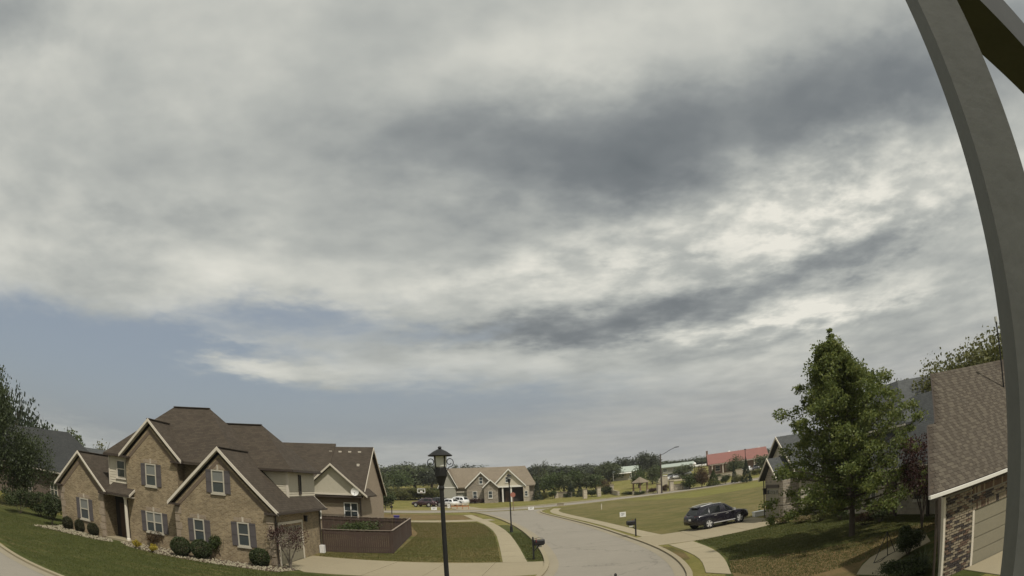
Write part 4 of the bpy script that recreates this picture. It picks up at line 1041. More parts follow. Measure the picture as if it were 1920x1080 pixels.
# ------------------------------------------------------------------ cars
def make_car(label, cat, paint, L=5.0, W=1.98, Ht=1.78, detail=True, group=None, plate=True):
    c = thing('car', label, cat, (0, 0, 0), 0, group)
    k, hw = L / 5.0, W / 2
    zz = Ht / 1.78
    # lower body: stations (x, z floor, z shoulder, half width at floor, max half width, half width at shoulder)
    st = [(-2.50, .52, .95, .80, .86, .80), (-2.44, .40, 1.03, .88, .95, .88), (-2.25, .33, 1.08, .93, .985, .93), (-1.6, .30, 1.09, .95, .99, .95), (-.4, .28, 1.08, .95, .99, .95),
          (.8, .28, 1.07, .95, .99, .94), (1.15, .28, 1.06, .95, .99, .92), (1.6, .29, 1.03, .94, .985, .88), (2.1, .32, .97, .91, .96, .82), (2.36, .36, .88, .84, .90, .72), (2.48, .44, .74, .70, .78, .58)]
    b = MB(); n = 11
    for x, z0, z1, w0, wm, w1 in st:
        zm = z0 + (z1 - z0) * .55
        sec = [(-w0, z0), (-wm, z0 + (z1 - z0) * .2), (-wm, zm), (-(wm + w1) / 2 - .01, zm + (z1 - zm) * .6), (-w1, z1), (0, z1 + .025), (w1, z1), ((wm + w1) / 2 + .01, zm + (z1 - zm) * .6), (wm, zm), (wm, z0 + (z1 - z0) * .2), (w0, z0)]
        b.v += [(x * k, y * hw / .99, z * zz) for y, z in sec]
    for i in range(len(st) - 1):
        for j in range(n):
            j2 = (j + 1) % n; b.f.append((i * n + j, i * n + j2, (i + 1) * n + j2, (i + 1) * n + j))
    b.f.append(tuple(range(n))[::-1]); b.f.append(tuple((len(st) - 1) * n + j for j in range(n)))
    b.build('body', paint, c, smooth=True)
    # cabin: lower ring at the shoulder, upper ring at the roof
    lo = [(-2.42, .84), (-1.2, .925), (.2, .925), (1.22, .82)]; up = [(-2.02, .60), (-1.2, .70), (-.25, .70), (.30, .58)]
    cb = MB()
    ring_lo = [(x, -y, 1.06) for x, y in lo] + [(x, y, 1.04) for x, y in lo[::-1]]
    zu = [1.62, 1.71, 1.735, 1.66]
    ring_up = [(x, -y, z) for (x, y), z in zip(up, zu)] + [(x, y, z) for (x, y), z in list(zip(up, zu))[::-1]]
    top = [(x, 0, z + .03) for (x, y), z in zip(up, zu)]
    S3 = lambda p: (p[0] * k, p[1] * hw / .99, p[2] * zz)
    pts = [S3(p) for p in ring_lo + ring_up + top]
    fs = [(i, (i + 1) % 8, 8 + (i + 1) % 8, 8 + i) for i in range(8)]
    fs += [(8, 9, 17, 16), (9, 10, 18, 17), (10, 11, 19, 18), (15, 16, 17, 14), (14, 17, 18, 13), (13, 18, 19, 12), (11, 12, 19), (8, 16, 15)]
    cb.poly(pts, fs); cb.build('cabin', paint, c, smooth=True)
    def pane(name, quad, m, off):
        mb = MB(); q = [Vector(S3(p)) for p in quad]; nr = (q[1] - q[0]).cross(q[3] - q[0]).normalized()
        mb.poly([p + nr * off for p in q] + [p - nr * .01 for p in q], [(0, 1, 2, 3), (0, 4, 5, 1), (1, 5, 6, 2), (2, 6, 7, 3), (3, 7, 4, 0)]); return mb.build(name, m, c)
    for s in (-1, 1):
        def sidep(x, t):   # point on the cabin side at height fraction t
            yl = np.interp(x, [p[0] for p in lo], [p[1] for p in lo]); yu = np.interp(x, [p[0] for p in up], [p[1] for p in up])
            return (x, s * (yl + (yu - yl) * t), 1.05 + (np.interp(x, [-2.02, -1.2, -.25, .3], [1.62, 1.71, 1.735, 1.66]) - 1.05) * t)
        for (x0, x1, x2, x3) in ((-2.12, -1.36, -1.36, -1.86), (-1.26, -.30, -.30, -1.26), (-.20, .86, .26, -.20)):
            q = [sidep(x0, .10), sidep(x1, .10), sidep(x2, .84), sidep(x3, .84)]
            if s > 0: q = [q[1], q[0], q[3], q[2]]
            pane('side_window', q, 'car_glass', .012)
        if detail:
            MB().tube([S3((-1.9, s * .58, 1.70)), S3((-1.0, s * .63, 1.79)), S3((0.0, s * .60, 1.77))], .022, 6).build('roof_rail', 'chrome', c)
            MB().box(*sorted((.74 * k, .95 * k)), *sorted((s * hw * 1.0, s * hw * 1.18)), 1.07 * zz, 1.23 * zz).build('mirror', 'chrome', c)
            MB().beam(S3((-1.2, s * .955, 1.05)), S3((.85, s * .955, 1.04)), .012, .03).build('window_trim', 'chrome', c)
            for hx in (-.95, .12): MB().beam(S3((hx, s * 1.0, .93)), S3((hx + .24, s * 1.0, .93)), .03, .035).build('door_handle', 'chrome', c)
            MB().beam(S3((-1.05, s * 1.0, .38)), S3((1.0, s * 1.0, .38)), .06, .06).build('running_board', 'alloy', c)
            for hx in (-1.28, -.22, .98): MB().beam(S3((hx, s * .992, .42)), S3((hx, s * .965, 1.03)), .006, .008).build('door_seam', 'rubber', c)
    pane('windscreen', [(1.12, .74, 1.10), (1.12, -.74, 1.10), (.37, -.53, 1.62), (.37, .53, 1.62)][::-1], 'car_glass', .012)
    pane('rear_window', [(-2.35, -.72, 1.15), (-2.35, .72, 1.15), (-2.06, .53, 1.56), (-2.06, -.53, 1.56)][::-1], 'car_glass', .012)
    MB().box(-2.22 * k, -1.95 * k, -.55, .55, 1.625 * zz, 1.665 * zz).build('spoiler', paint, c)
    for s in (-1, 1):
        MB().hexa([S3(p) for p in ((-2.47, s * .62, .86), (-2.38, s * .93, .86), (-2.2, s * .955, .9), (-2.36, s * .6, .9), (-2.47, s * .62, 1.05), (-2.38, s * .90, 1.05), (-2.2, s * .93, 1.06), (-2.36, s * .6, 1.05))]).build('tail_light', 'red_lens', c)
        MB().hexa([S3(p) for p in ((2.40, s * .45, .70), (2.28, s * .86, .72), (2.05, s * .9, .78), (2.2, s * .45, .76), (2.38, s * .45, .83), (2.25, s * .84, .88), (2.05, s * .88, .92), (2.2, s * .45, .88))]).build('head_light', 'clear_lens', c)
    MB().box(2.42 * k, 2.51 * k, -.42, .42, .50 * zz, .72 * zz).build('grille', 'rubber', c)
    if plate: MB().box(-2.515 * k, -2.495 * k, -.16, .16, .72 * zz, .86 * zz).build('plate', 'white_plastic', c)
    for (wx) in (-1.45, 1.42):
        for s in (-1, 1):
            yc = s * (hw - .12); r = .385 * zz
            ar = MB().lathe([(.0, -.02), (r * 1.16, -.02), (r * 1.16, .02), (0, .02)], 20, (wx * k, s * (hw - .012), r + .02), 'y').build('wheel_arch', 'rubber', c)
            t = MB().lathe([(r * .66, -.11), (r * .94, -.12), (r, -.09), (r, .09), (r * .94, .12), (r * .66, .11)], 22, (wx * k, yc + s * .05, r), 'y').build('wheel', 'rubber', c, smooth=True)
            rim = MB(); yo = yc + s * .165
            rim.lathe([(r * .70, -.015), (r * .70, .02), (r * .62, .02), (r * .60, -.015)], 22, (wx * k, yo, r), 'y')
            for q in range(5):
                a = q * 1.2566 + .3; rim.beam((wx * k, yo, r), (wx * k + math.cos(a) * r * .64, yo, r + math.sin(a) * r * .64), .05, .13)
            rim.lathe([(0, -.03), (.07, -.03), (.07, .03), (0, .03)], 10, (wx * k, yo, r), 'y')
            rim.build('rim', 'alloy', t)
    return c
suv = make_car('dark navy sport utility vehicle with chrome trim parked on the right driveway', 'car', 'paint_navy', 4.85, 1.98, 1.80)
suv.location = (14.0, 47.35, .028); suv.rotation_euler = (0, 0, R(18))
far_cars = [
    ('dark maroon vehicle at the end of the row by the stone house', 'paint_maroon', -17.6, 122.5, -20, 4.7, 1.7),
    ('black vehicle parked behind the lamp post line at the stone house', 'paint_black', -15.6, 124.0, -30, 4.8, 1.75),
    ('white car with dark windows beside the black vehicle', 'paint_white', -13.6, 123.2, -35, 4.6, 1.5),
    ('white sport utility vehicle nearest the stone house garage', 'paint_white', -12.2, 127.5, -28, 4.6, 1.75)]
for lb, pt, x, y, a, L_, h_ in far_cars:
    c = make_car(lb, 'car', pt, L_, 1.9, h_, detail=False); c.location = (x, y, terr(x, y) + .07); c.rotation_euler = (0, 0, R(a + 180))

# ------------------------------------------------------------------ street lamps
def make_lamp(label, Ht, wide=1.0):
    t = thing('street_lamp', label, 'street lamp', (0, 0, 0), 0, 'black lantern street lamps')
    zb = Ht - 1.02
    MB().lathe([(.16, 0), (.16, .08), (.13, .12), (.12, .55), (.09, .62), (.07, .7)], 14).build('base', 'lamp_black', t)
    MB().tube([(0, 0, .6), (0, 0, zb + .02)], [.062, .048], 14).build('pole', 'lamp_black', t)
    MB().lathe([(.045, zb), (.065, zb + .06), (.055, zb + .12), (.115, zb + .30), (.135, zb + .34), (.135, zb + .52), (.12, zb + .54), (.0, zb + .54)], 16).build('lantern_cup', 'lamp_black', t)
    gl = MB().lathe([(.115, zb + .54), (.135, zb + .56), (.145, zb + .80), (0, zb + .80)], 16).build('lantern_glass', 'lamp_glass', t)
    for q in range(4):
        a = q * 1.571 + .785
        MB().beam((.142 * math.cos(a), .142 * math.sin(a), zb + .54), (.152 * math.cos(a), .152 * math.sin(a), zb + .80), .02, .02).build('bar', 'lamp_black', gl)
    MB().lathe([(.26, zb + .79), (.275, zb + .81), (.15, zb + .90), (.06, zb + .945), (.04, zb + .955), (.0, zb + .955)], 20).build('hood', 'lamp_black', t)
    MB().lathe([(.025, zb + .95), (.045, zb + .985), (.03, zb + 1.01), (.0, zb + 1.02)], 12).build('finial', 'lamp_black', t)
    for s in (-1, 1):
        pts = []
        for i in range(22):
            u = i / 21; ang = R(-95) + u * R(430); rr = .095 * (1 - .62 * u)
            pts.append((s * (.205 + rr * math.cos(ang)), 0, zb + .655 + rr * math.sin(ang) * 1.15))
        pts = [(s * .13, 0, zb + .44), (s * .17, 0, zb + .52)] + pts
        MB().tube(pts, .010, 6).build('scroll', 'lamp_black', t)
    return t
lm = make_lamp('black lantern street lamp rising in front of the street with scroll brackets', 5.78)
lm.location = (-1.75, 14.95, 0)
l2 = make_lamp('slim black lantern street lamp on the grass strip beside the left sidewalk', 5.45); l2.location = (-1.07, 60.2, 0)

# ------------------------------------------------------------------ mailboxes
def mailbox(label, x, y, rz, Hm=1.45):
    t = thing('mailbox', label, 'mailbox', (x, y, 0), rz)
    MB().box(-.045, .045, -.045, .045, -.1, Hm - .06).build('post', 'lamp_black', t)
    MB().lathe([(.0, 0), (.05, .0), (.05, .02), (.02, .06), (.0, .08)], 8, (0, 0, Hm - .07)).build('finial', 'lamp_black', t)
    MB().beam((-.05, 0, .92), (.62, 0, .92), .08, .06).build('arm', 'lamp_black', t)
    MB().beam((.03, 0, .55), (.35, 0, .9), .05, .05).build('brace', 'lamp_black', t)
    bx_ = MB(); prof = [(-.13, .96), (.13, .96), (.13, 1.14)] + [(.13 * math.cos(a), 1.14 + .11 * math.sin(a)) for a in np.linspace(.3, 2.84, 7)] + [(-.13, 1.14)]
    n = len(prof); bx_.poly([(.06, y_, z_) for y_, z_ in prof] + [(.66, y_, z_) for y_, z_ in prof], [tuple(range(n))[::-1], tuple(range(n, 2 * n))] + [(i, (i + 1) % n, (i + 1) % n + n, i + n) for i in range(n)])
    bx_.build('box', 'lamp_black', t)
    MB().tube([(.05, 0, 1.30), (.3, 0, 1.36), (.6, 0, 1.30)], .014, 6).build('scroll', 'lamp_black', t)
    MB().box(.15, .17, -.165, -.135, 1.1, 1.32).build('flag', 'red_lens', t)
    MB().box(.2, .5, .045, .06, .76, .88).build('number_plate', 'lamp_glass', t)
    return t
mailbox('black mailbox on a post at the tip of the left grass strip', .5, 38.8, 0.15)
mailbox('black mailbox on a post between kerb and walk by the right driveway', 7.95, 47.9, R(190), 1.38)

# ------------------------------------------------------------------ yard signs and small things
def yard_sign(label, x, y, w, h, zc, lines=True, m='sign_white', rz=0., name='yard_sign'):
    z = terr(x, y); t = thing(name, label, 'sign', (x, y, z), rz)
    MB().box(-w / 2, w / 2, -.01, .01, zc - h / 2, zc + h / 2).build('panel', m, t)
    for s in (-1, 1): MB().tube([(s * w * .38, .02, -.1), (s * w * .38, .02, zc + h * .3)], .012, 5).build('stake', 'iron', t)
    if lines:
        for i, (a, b) in enumerate(((-.3, .3), (-.22, .28), (-.3, .1))):
            MB().box(a * w, b * w, -.016, -.0115, zc + h * (.2 - i * .2), zc + h * (.28 - i * .2)).build('print_line', 'sign_print', t)
    return t
x, y = gp(1168, 972); yard_sign('white real estate style sign standing alone in the mown field', x, y, .62, .52, .42)
x, y = gp(996, 958); yard_sign('small white sign at the corner of the field by the walk', x, y, .8, .45, .4)
x, y = gp(814, 958); yard_sign('small white sign in the grass before the parked cars', x, y, .9, .5, .4)
x, y = gp(842, 955); yard_sign('narrow white notice beside the orange barrier', x, y, .45, .8, .6)
x, y = gp(1128, 955); t = thing('survey_stake', 'thin pale survey stake in the open mown field', 'stake', (x, y, 0)); MB().box(-.05, .05, -.02, .02, -.1, .85).build('shaft', 'trim_cream', t); MB().box(-.06, .06, -.03, .03, .70, .86).build('ribbon', 'stones', t)
x, y = gp(1051, 948); t = thing('manhole_riser', 'small grey utility box at the edge of the cross street', 'utility box', (x, y, terr(x, y))); MB().box(-.5, .5, -.4, .4, 0, .38).build('body', 'concrete', t); MB().box(-.54, .54, -.44, .44, .381, .44).build('lid', 'gutter_concrete', t)
# green transformer by the right house, pale utility box
x, y = gp(1424, 967); t = thing('utility_box', 'low white utility pedestal beside the right driveway', 'utility box', (x, y, 0)); MB().box(-.5, .5, -.35, .35, 0, .32).build('body', 'white_plastic', t); MB().box(-.54, .54, -.39, .39, .325, .40).build('lid', 'white_plastic', t)
# orange-and-white barricades with tools at the corner
for i, (u, lb) in enumerate(((852, 'orange and white work barrier nearest the lamp post'), (862, 'orange and white work barrier in the middle of the three'), (873, 'orange and white work barrier nearest the junction'))):
    x, y = gp(u, 955); t = thing('work_barrier', lb, 'barrier', (x, y, terr(x, y)), .1 * i)
    flat('orange', (.36, .15, .05), .6) if 'orange' not in MATS else None
    for s in (-.5, .5): MB().tube([(s, -.2, 0), (s, 0, 1.0), (s, .2, 0)], .025, 5).build('leg', 'orange', t)
    for z in (.45, .82): MB().box(-.55, .55, -.03, .0, z, z + .18).build('board', 'orange' if z < .5 else 'trim_cream', t)
# stop sign post seen from behind on the far corner
x, y = gp(963, 958); t = thing('street_sign', 'brownish octagonal sign seen from behind on the far corner post', 'sign', (x, y, terr(x, y)), 0)
MB().tube([(0, 0, -.1), (0, 0, 2.75)], .05, 8).build('post', 'wood_gazebo', t)
mb = MB(); n = 8; mb.poly([(.4 * math.cos(a), -.06, 2.5 + .4 * math.sin(a)) for a in [R(22.5 + 45 * i) for i in range(n)]] + [(.4 * math.cos(a), -.03, 2.5 + .4 * math.sin(a)) for a in [R(22.5 + 45 * i) for i in range(n)]], [tuple(range(n)), tuple(range(n, 2 * n))[::-1]] + [(i, i + n, (i + 1) % n + n, (i + 1) % n) for i in range(n)])
flat('sign_red_brown', (.34, .13, .09), .5); mb.build('plate', 'sign_red_brown', t)
# blue wheelie bin
x, y = -13.55, 72.3; t = thing('wheelie_bin', 'dark blue wheelie bin at the side of the rear house', 'bin', (x, y, 0), .2)
MB().hexa([(-.24, -.27, .06), (.24, -.27, .06), (.24, .27, .06), (-.24, .27, .06), (-.31, -.36, 1.0), (.31, -.36, 1.0), (.31, .36, 1.0), (-.31, .36, 1.0)]).build('body', 'blue_plastic', t)
MB().box(-.33, .33, -.38, .38, 1.003, 1.07).build('lid', 'blue_plastic', t)
for s in (-.27, .27): MB().lathe([(0, -.03), (.12, -.03), (.12, .03), (0, .03)], 10, (s, .25, .12), 'y').build('wheel', 'rubber', t)
# basketball hoop
p = at(790, 921, 130); t = thing('basketball_hoop', 'white basketball backboard on a pole beyond the parked cars', 'basketball hoop', (p[0], p[1], terr(p[0], p[1])))
MB().tube([(0, .3, -.1), (0, .3, 3.0), (0, .05, 3.3)], .06, 6).build('pole', 'iron', t)
bb = MB(); bb.box(-.75, -.62, -.03, .0, 2.5, 3.4); bb.box(.62, .75, -.03, .0, 2.5, 3.4); bb.box(-.62, .62, -.03, .0, 3.27, 3.4); bb.box(-.62, .62, -.03, .0, 2.5, 2.63); bb.box(-.25, .25, -.03, 0, 2.7, 3.0); bb.build('backboard', 'white_plastic', t)
MB().tube([(.22 * math.cos(a), -.3 + .22 * math.sin(a), 2.6) for a in np.linspace(0, 6.283, 14)], .015, 5).build('hoop', 'orange', t)
# small white post and mailboxes across the cross street on the left
for i, (u, v, lb) in enumerate(((707, 960, 'dark mailbox post nearest the rear house'), (723, 958, 'short brown post between the two left mailboxes'), (735, 965, 'tall dark post at the edge of the far left lawn'))):
    x, y = gp(u, v); t = thing('mailbox_post', lb, 'mailbox', (x, y, terr(x, y)), .4)
    MB().box(-.06, .06, -.06, .06, -.1, 1.25 + .25 * i).build('post', 'wood_pole', t); MB().box(-.14, .14, -.3, .3, 1.05, 1.3).build('box', 'lamp_black', t)

# tripod trellis, stake with ball finial in the near planting
bx0 = gp(1654, 1052); t = thing('garden_tripod', 'black wire tripod standing on the near garden path', 'plant stand', (bx0[0], bx0[1], .03), 0)
ap = (.1, .0, 1.05)
feet = [gp(1638, 1056, .03), gp(1664, 1041, .03), gp(1678, 1034, .03)]
feet = [(a - bx0[0], b - bx0[1], 0) for a, b in feet]
ap = (sum(f[0] for f in feet) / 3 + .05, sum(f[1] for f in feet) / 3, 1.02)
for f in feet: MB().tube([f, ap], .018, 6).build('leg', 'iron', t)
MB().tube([feet[0], (feet[0][0] + .25, feet[0][1] - .12, .01), feet[1], feet[2], feet[0]], .016, 6).build('hoop', 'iron', t)
sx, sy = gp(1154, 1075, 1.3); t = thing('garden_stake', 'black garden stake with ball finial in the foreground', 'stake', (sx, sy, 0))
MB().tube([(0, 0, -.1), (0, 0, 1.18)], .018, 8).build('shaft', 'iron', t); MB().lathe([(.0, 1.16), (.05, 1.2), (.055, 1.24), (.035, 1.29), (0, 1.31)], 10).build('finial', 'iron', t)
# pole beside the near roof
p = at(1876, 667, 25.5); t = thing('antenna_pole', 'thin dark pole rising above the near brick garage roof', 'pole', (p[0], p[1], 0)); MB().tube([(0, 0, -.1), (0, 0, p[2] + 1.35)], .035, 8).build('shaft', 'lamp_black', t); MB().box(-.05, .05, -.05, .05, p[2] + 1.3, p[2] + 1.5).build('tip', 'lamp_glass', t)

# ------------------------------------------------------------------ stone entrance wall, gazebo, far buildings
def gpz(u, v):
    z = 0.
    for _ in range(12):
        x, y = gp(u, v, z)
        if y < 0 or math.hypot(x, y) > 420: z -= .2; continue
        z = z * .4 + terr(x, y) * .6
    return x, y, z
for i, (u, v, h_, lb) in enumerate(((1043, 934, 1.5, 'short pale stone pillar nearest the stone house'), (1097, 935, 2.0, 'pale stone pillar at the first end of the dark hedge'), (1123, 931, 2.0, 'pale stone pillar in the middle of the dark hedge'), (1147, 926, 2.1, 'stone pillar with pale cap where the hedge ends before the gazebo'),
                                   (1236, 925, 1.9, 'stone pillar just past the gazebo beside the tall light pole'), (1259, 921, 2.1, 'twin capped stone pillar at the start of the low wall'))):
    x, y, z = gpz(u, v); t = thing('stone_pillar', lb, 'pillar', (x, y, z), .2)
    MB().box(-.36, .36, -.36, .36, -.3, h_ - .15).build('shaft', 'stone_pale', t); MB().box(-.45, .45, -.45, .45, h_ - .147, h_).build('cap', 'concrete', t)
for i, (u0, v0, u1, v1, h_, lb) in enumerate(((1264, 920, 1288, 917, 1.3, 'low pale stone wall after the twin capped pillar'), (1148, 926, 1160, 929, .9, 'stub of stone wall beside the capped pillar'), (1048, 933, 1072, 932, 1.3, 'olive tinted stone wall behind the conical evergreens'))):
    x0, y0, z0 = gpz(u0, v0); x1, y1, z1 = gpz(u1, v1); t = thing('stone_wall', lb, 'wall', (x0, y0, z0)); dx, dy = x1 - x0, y1 - y0
    MB().beam((0, 0, h_ / 2 - .1), (dx, dy, h_ / 2 - .1 + z1 - z0), .4, h_).build('masonry', 'stone_pale', t); MB().beam((0, 0, h_ - .06), (dx, dy, h_ - .06 + z1 - z0), .5, .1).build('coping', 'concrete', t)
x, y, z = gpz(1201, 926); t = thing('gazebo', 'open timber gazebo with pale pyramid roof by the entrance wall', 'gazebo', (x, y, z), .35)
for i in range(6):
    a = i * 1.047; MB().box(1.55 * math.cos(a) - .11, 1.55 * math.cos(a) + .11, 1.55 * math.sin(a) - .11, 1.55 * math.sin(a) + .11, 0, 2.35).build('post', 'wood_gazebo', t)
    MB().box(1.55 * math.cos(a) - .22, 1.55 * math.cos(a) + .22, 1.55 * math.sin(a) - .22, 1.55 * math.sin(a) + .22, -.2, .7).build('plinth', 'stone_pale', t)
mb = MB(); n = 6; rim_ = [(2.05 * math.cos(i * 1.047), 2.05 * math.sin(i * 1.047), 2.35) for i in range(n)]
mb.poly(rim_ + [(0, 0, 3.45)] + [(p[0], p[1], 2.22) for p in rim_], [(i, (i + 1) % n, 6) for i in range(n)] + [(7 + i, 7 + (i + 1) % n, (i + 1) % n, i) for i in range(n)] + [tuple(range(12, 6, -1))])
mb.build('roof', 'shingle_tan', t)
MB().lathe([(1.75, -.25), (1.75, .12), (0, .12)], 6).build('floor', 'concrete', t)

# red-roofed building on the rise
x, y, z = gpz(1333, 893); D0 = 190
pB = at(1331, 893, 185); zB = terr(pB[0], pB[1])
Rb = thing('red_roof_building', 'brown brick building with red metal roof beside the parking lot', 'building', (pB[0], pB[1], zB), R(-14))
Lx, Wy = 16.5, 10.0
MB().box(0, Lx, 0, Wy, -.5, 3.1).build('wall', 'red_brick', Rb)
ge1 = MB(); ge1.poly([(0, 0, 3.1), (0, Wy, 3.1), (0, Wy / 2 - .4, 5.6), (.4, 0, 3.1), (.4, Wy, 3.1), (.4, Wy / 2 - .4, 5.6)], [(0, 2, 1), (3, 4, 5), (0, 3, 5, 2), (1, 2, 5, 4), (0, 1, 4, 3)]); ge1.build('gable_wall', 'red_brick', Rb)
gable_roof_x(-.5, Lx + .5, -1.6, Wy + .8, 3.0, .47, .2).build('roof', 'red_metal_roof', Rb)
MB().box(-.6, -.1, Wy * .6, Wy * .75, 2.5, 7.0).build('chimney', 'red_brick', Rb)
for q in range(6): MB().box(.6 + q * 3.0, .85 + q * 3.0, -1.4, -1.15, -.3, 2.9).build('post', 'trim_cream', Rb)
MB().beam((0, -1.5, 2.85), (Lx, -1.5, 2.85), .2, .3).build('fascia', 'trim_cream', Rb)
for q in range(4): window(frame(0, 0, 1, 0), 1.6 + q * 3.9, 3.0 + q * 3.9, .9, 2.4, Rb, 'trim_cream')
# long low pale-roofed building and carport behind
pB2 = at(1262, 886, 230); t = thing('low_building', 'long low building with pale green roof behind the parked cars', 'building', (pB2[0], pB2[1], terr(pB2[0], pB2[1])), R(-14))
MB().box(-4, 7, 0, 6, -.5, 2.4).build('wall', 'siding_grey', t); mat('pale_green_roof', (.34, .38, .33), .5); MB().slab([(-4.5, -.6, 2.45), (7.5, -.6, 2.45), (7.5, 6.6, 3.5), (-4.5, 6.6, 3.5)], .25).build('roof', 'pale_green_roof', t)
for q in range(3): window(frame(0, 0, 1, 0), -3.4 + q * 3.4, -2.0 + q * 3.4, .8, 1.9, t, 'trim_white')
pB3 = at(1172, 892, 215); t = thing('small_house', 'small pale house with white porch roof among the far trees', 'house', (pB3[0], pB3[1], terr(pB3[0], pB3[1])), R(-6))
MB().box(-3.5, 4, 0, 6, -.5, 2.7).build('wall', 'siding', t); gable_roof_x(-4, 4.5, -.6, 6.6, 2.7, .5).build('roof', 'pale_green_roof', t); window(frame(0, 0, 1, 0), 1.4, 2.8, .8, 2.2, t, 'trim_white', mull=2); MB().slab([(-4, -2, 2.3), (2, -2, 2.3), (2, 0, 2.6), (-4, 0, 2.6)], .12).build('porch_roof', 'trim_white', t)
for q in (-3.8, 1.8): MB().box(q - .08, q + .08, -1.9, -1.74, 0, 2.2).build('post', 'trim_white', t)
pB4 = at(1313, 884, 200); t = thing('carport', 'white edged flat carport left of the red roofed building', 'carport', (pB4[0], pB4[1], terr(pB4[0], pB4[1])), R(-14))
MB().slab([(-5, 0, 2.7), (4, 0, 2.7), (4, 5, 2.9), (-5, 5, 2.9)], .3).build('roof', 'trim_white', t)
for q in (-4.6, -.5, 3.6): MB().box(q - .1, q + .1, .3, .5, -.3, 2.4).build('post', 'trim_brown', t)
# parking lot and cars on the rise
def strip_on(pts, m, name, z): return sheet(name, pts, m, z)
pk = [at(1232, 897, 175)[:2], at(1330, 893, 172)[:2], at(1440, 876, 172)[:2], at(1440, 872, 190)[:2], at(1340, 886, 184)[:2], at(1250, 889, 205)[:2], at(1225, 890, 205)[:2]]
sheet('parking_lot', [tuple(p) for p in pk], 'concrete', .06)
lot = [(1247, 893, 182, 'paint_white', 'white car at the left end of the parking lot row'), (1258, 889, 190, 'paint_silver', 'silver car second in the parking lot row'), (1268, 890, 186, 'paint_white', 'white car beside the round tree in the parking lot'), (1276, 886, 196, 'paint_grey', 'grey car behind the round tree in the parking lot'),
       (1290, 885, 198, 'paint_silver', 'silver car at the right end of the parking lot row'), (1393, 883, 172, 'paint_white', 'white car parked before the red roofed building'), (1403, 881, 173, 'paint_white', 'white car beside another before the red roofed building'), (1418, 877, 176, 'paint_grey', 'dark car past the porch of the red roofed building')]
for i, (u, v, D, pt, lb) in enumerate(lot):
    p = at(u, v, D); c = make_car(lb, 'car', pt, 4.6, 1.85, 1.55, detail=False, plate=False); c.location = (p[0], p[1], terr(p[0], p[1]) + .06); c.rotation_euler = (0, 0, R(60 + 7 * (i % 3)))
# tall light pole with curved arm, lot lamps
x, y, z = gpz(1241, 925); t = thing('light_pole', 'tall dark wooden pole with curved street light arm beyond the field', 'street light', (x, y, z))
pt_ = at(1237, 851, math.hypot(x, y)); hp = pt_[2] - z
MB().tube([(0, 0, -.3), (0, 0, hp * .5), (0, 0, hp)], [.17, .14, .11], 8).build('pole', 'wood_pole', t); MB().tube([(-.3, 0, hp - .3), (.6, 0, hp - .1), (1.9, 0, hp + .55), (3.0, 0, hp + .95)], .05, 6).build('arm', 'lamp_black', t); MB().box(2.8, 3.6, -.15, .15, hp + .88, hp + 1.02).build('lamp_head', 'lamp_black', t)
for u, v, D, lb in ((1367, 848, 200, 'white round lamp above the red roof ridge'), (1423, 841, 198, 'white round lamp at the far end of the red roof'), (1302, 870, 178, 'white round lamp left of the red roofed building')):
    p = at(u, v, D); z = terr(p[0], p[1]); t = thing('lot_lamp', lb, 'street light', (p[0], p[1], z)); hh = p[2] - z
    MB().tube([(0, 0, -.2), (0, 0, hh - .3)], .07, 6).build('pole', 'iron', t); MB().lathe([(.0, hh - .5), (.35, hh - .38), (.5, hh), (.35, hh + .38), (0, hh + .5)], 12).build('globe', 'white_plastic', t)
p = at(1398, 866, 184); t = thing('flag_pole', 'slim dark pole standing before the red roof', 'pole', (p[0], p[1], terr(p[0], p[1]))); q = at(1398, 843, 184); MB().tube([(0, 0, -.2), (0, 0, q[2] - terr(p[0], p[1]))], .09, 6).build('shaft', 'iron', t); MB().box(-.25, .25, -.1, .1, q[2] - terr(p[0], p[1]) - .05, q[2] - terr(p[0], p[1]) + .2).build('lamp_head', 'iron', t)
# pale kerb wall and hedges terraced below the lot
for i, (u0, v0, u1, v1, D, h_, lb) in enumerate(((1330, 893, 1400, 884, 165, 1.0, 'long pale retaining wall below the parking lot'), (1345, 905, 1362, 903, 150, .9, 'lower pale block wall among the round shrubs'), (1375, 903, 1392, 901, 150, 2.0, 'pale stone entrance block with an opening'), (1238, 897, 1252, 896, 160, 2.2, 'pale brick enclosure behind the light pole'))):
    a = at(u0, v0, D); b = at(u1, v1, D); za, zb_ = terr(a[0], a[1]), terr(b[0], b[1]); t = thing('stone_wall', lb, 'wall', (a[0], a[1], za))
    MB().beam((0, 0, h_ / 2 - .1), (b[0] - a[0], b[1] - a[1], h_ / 2 - .1 + zb_ - za), .5, h_ + .2).build('masonry', 'stone_pale', t); MB().beam((0, 0, h_ + .05), (b[0] - a[0], b[1] - a[1], h_ + .05 + zb_ - za), .6, .1).build('coping', 'concrete', t)
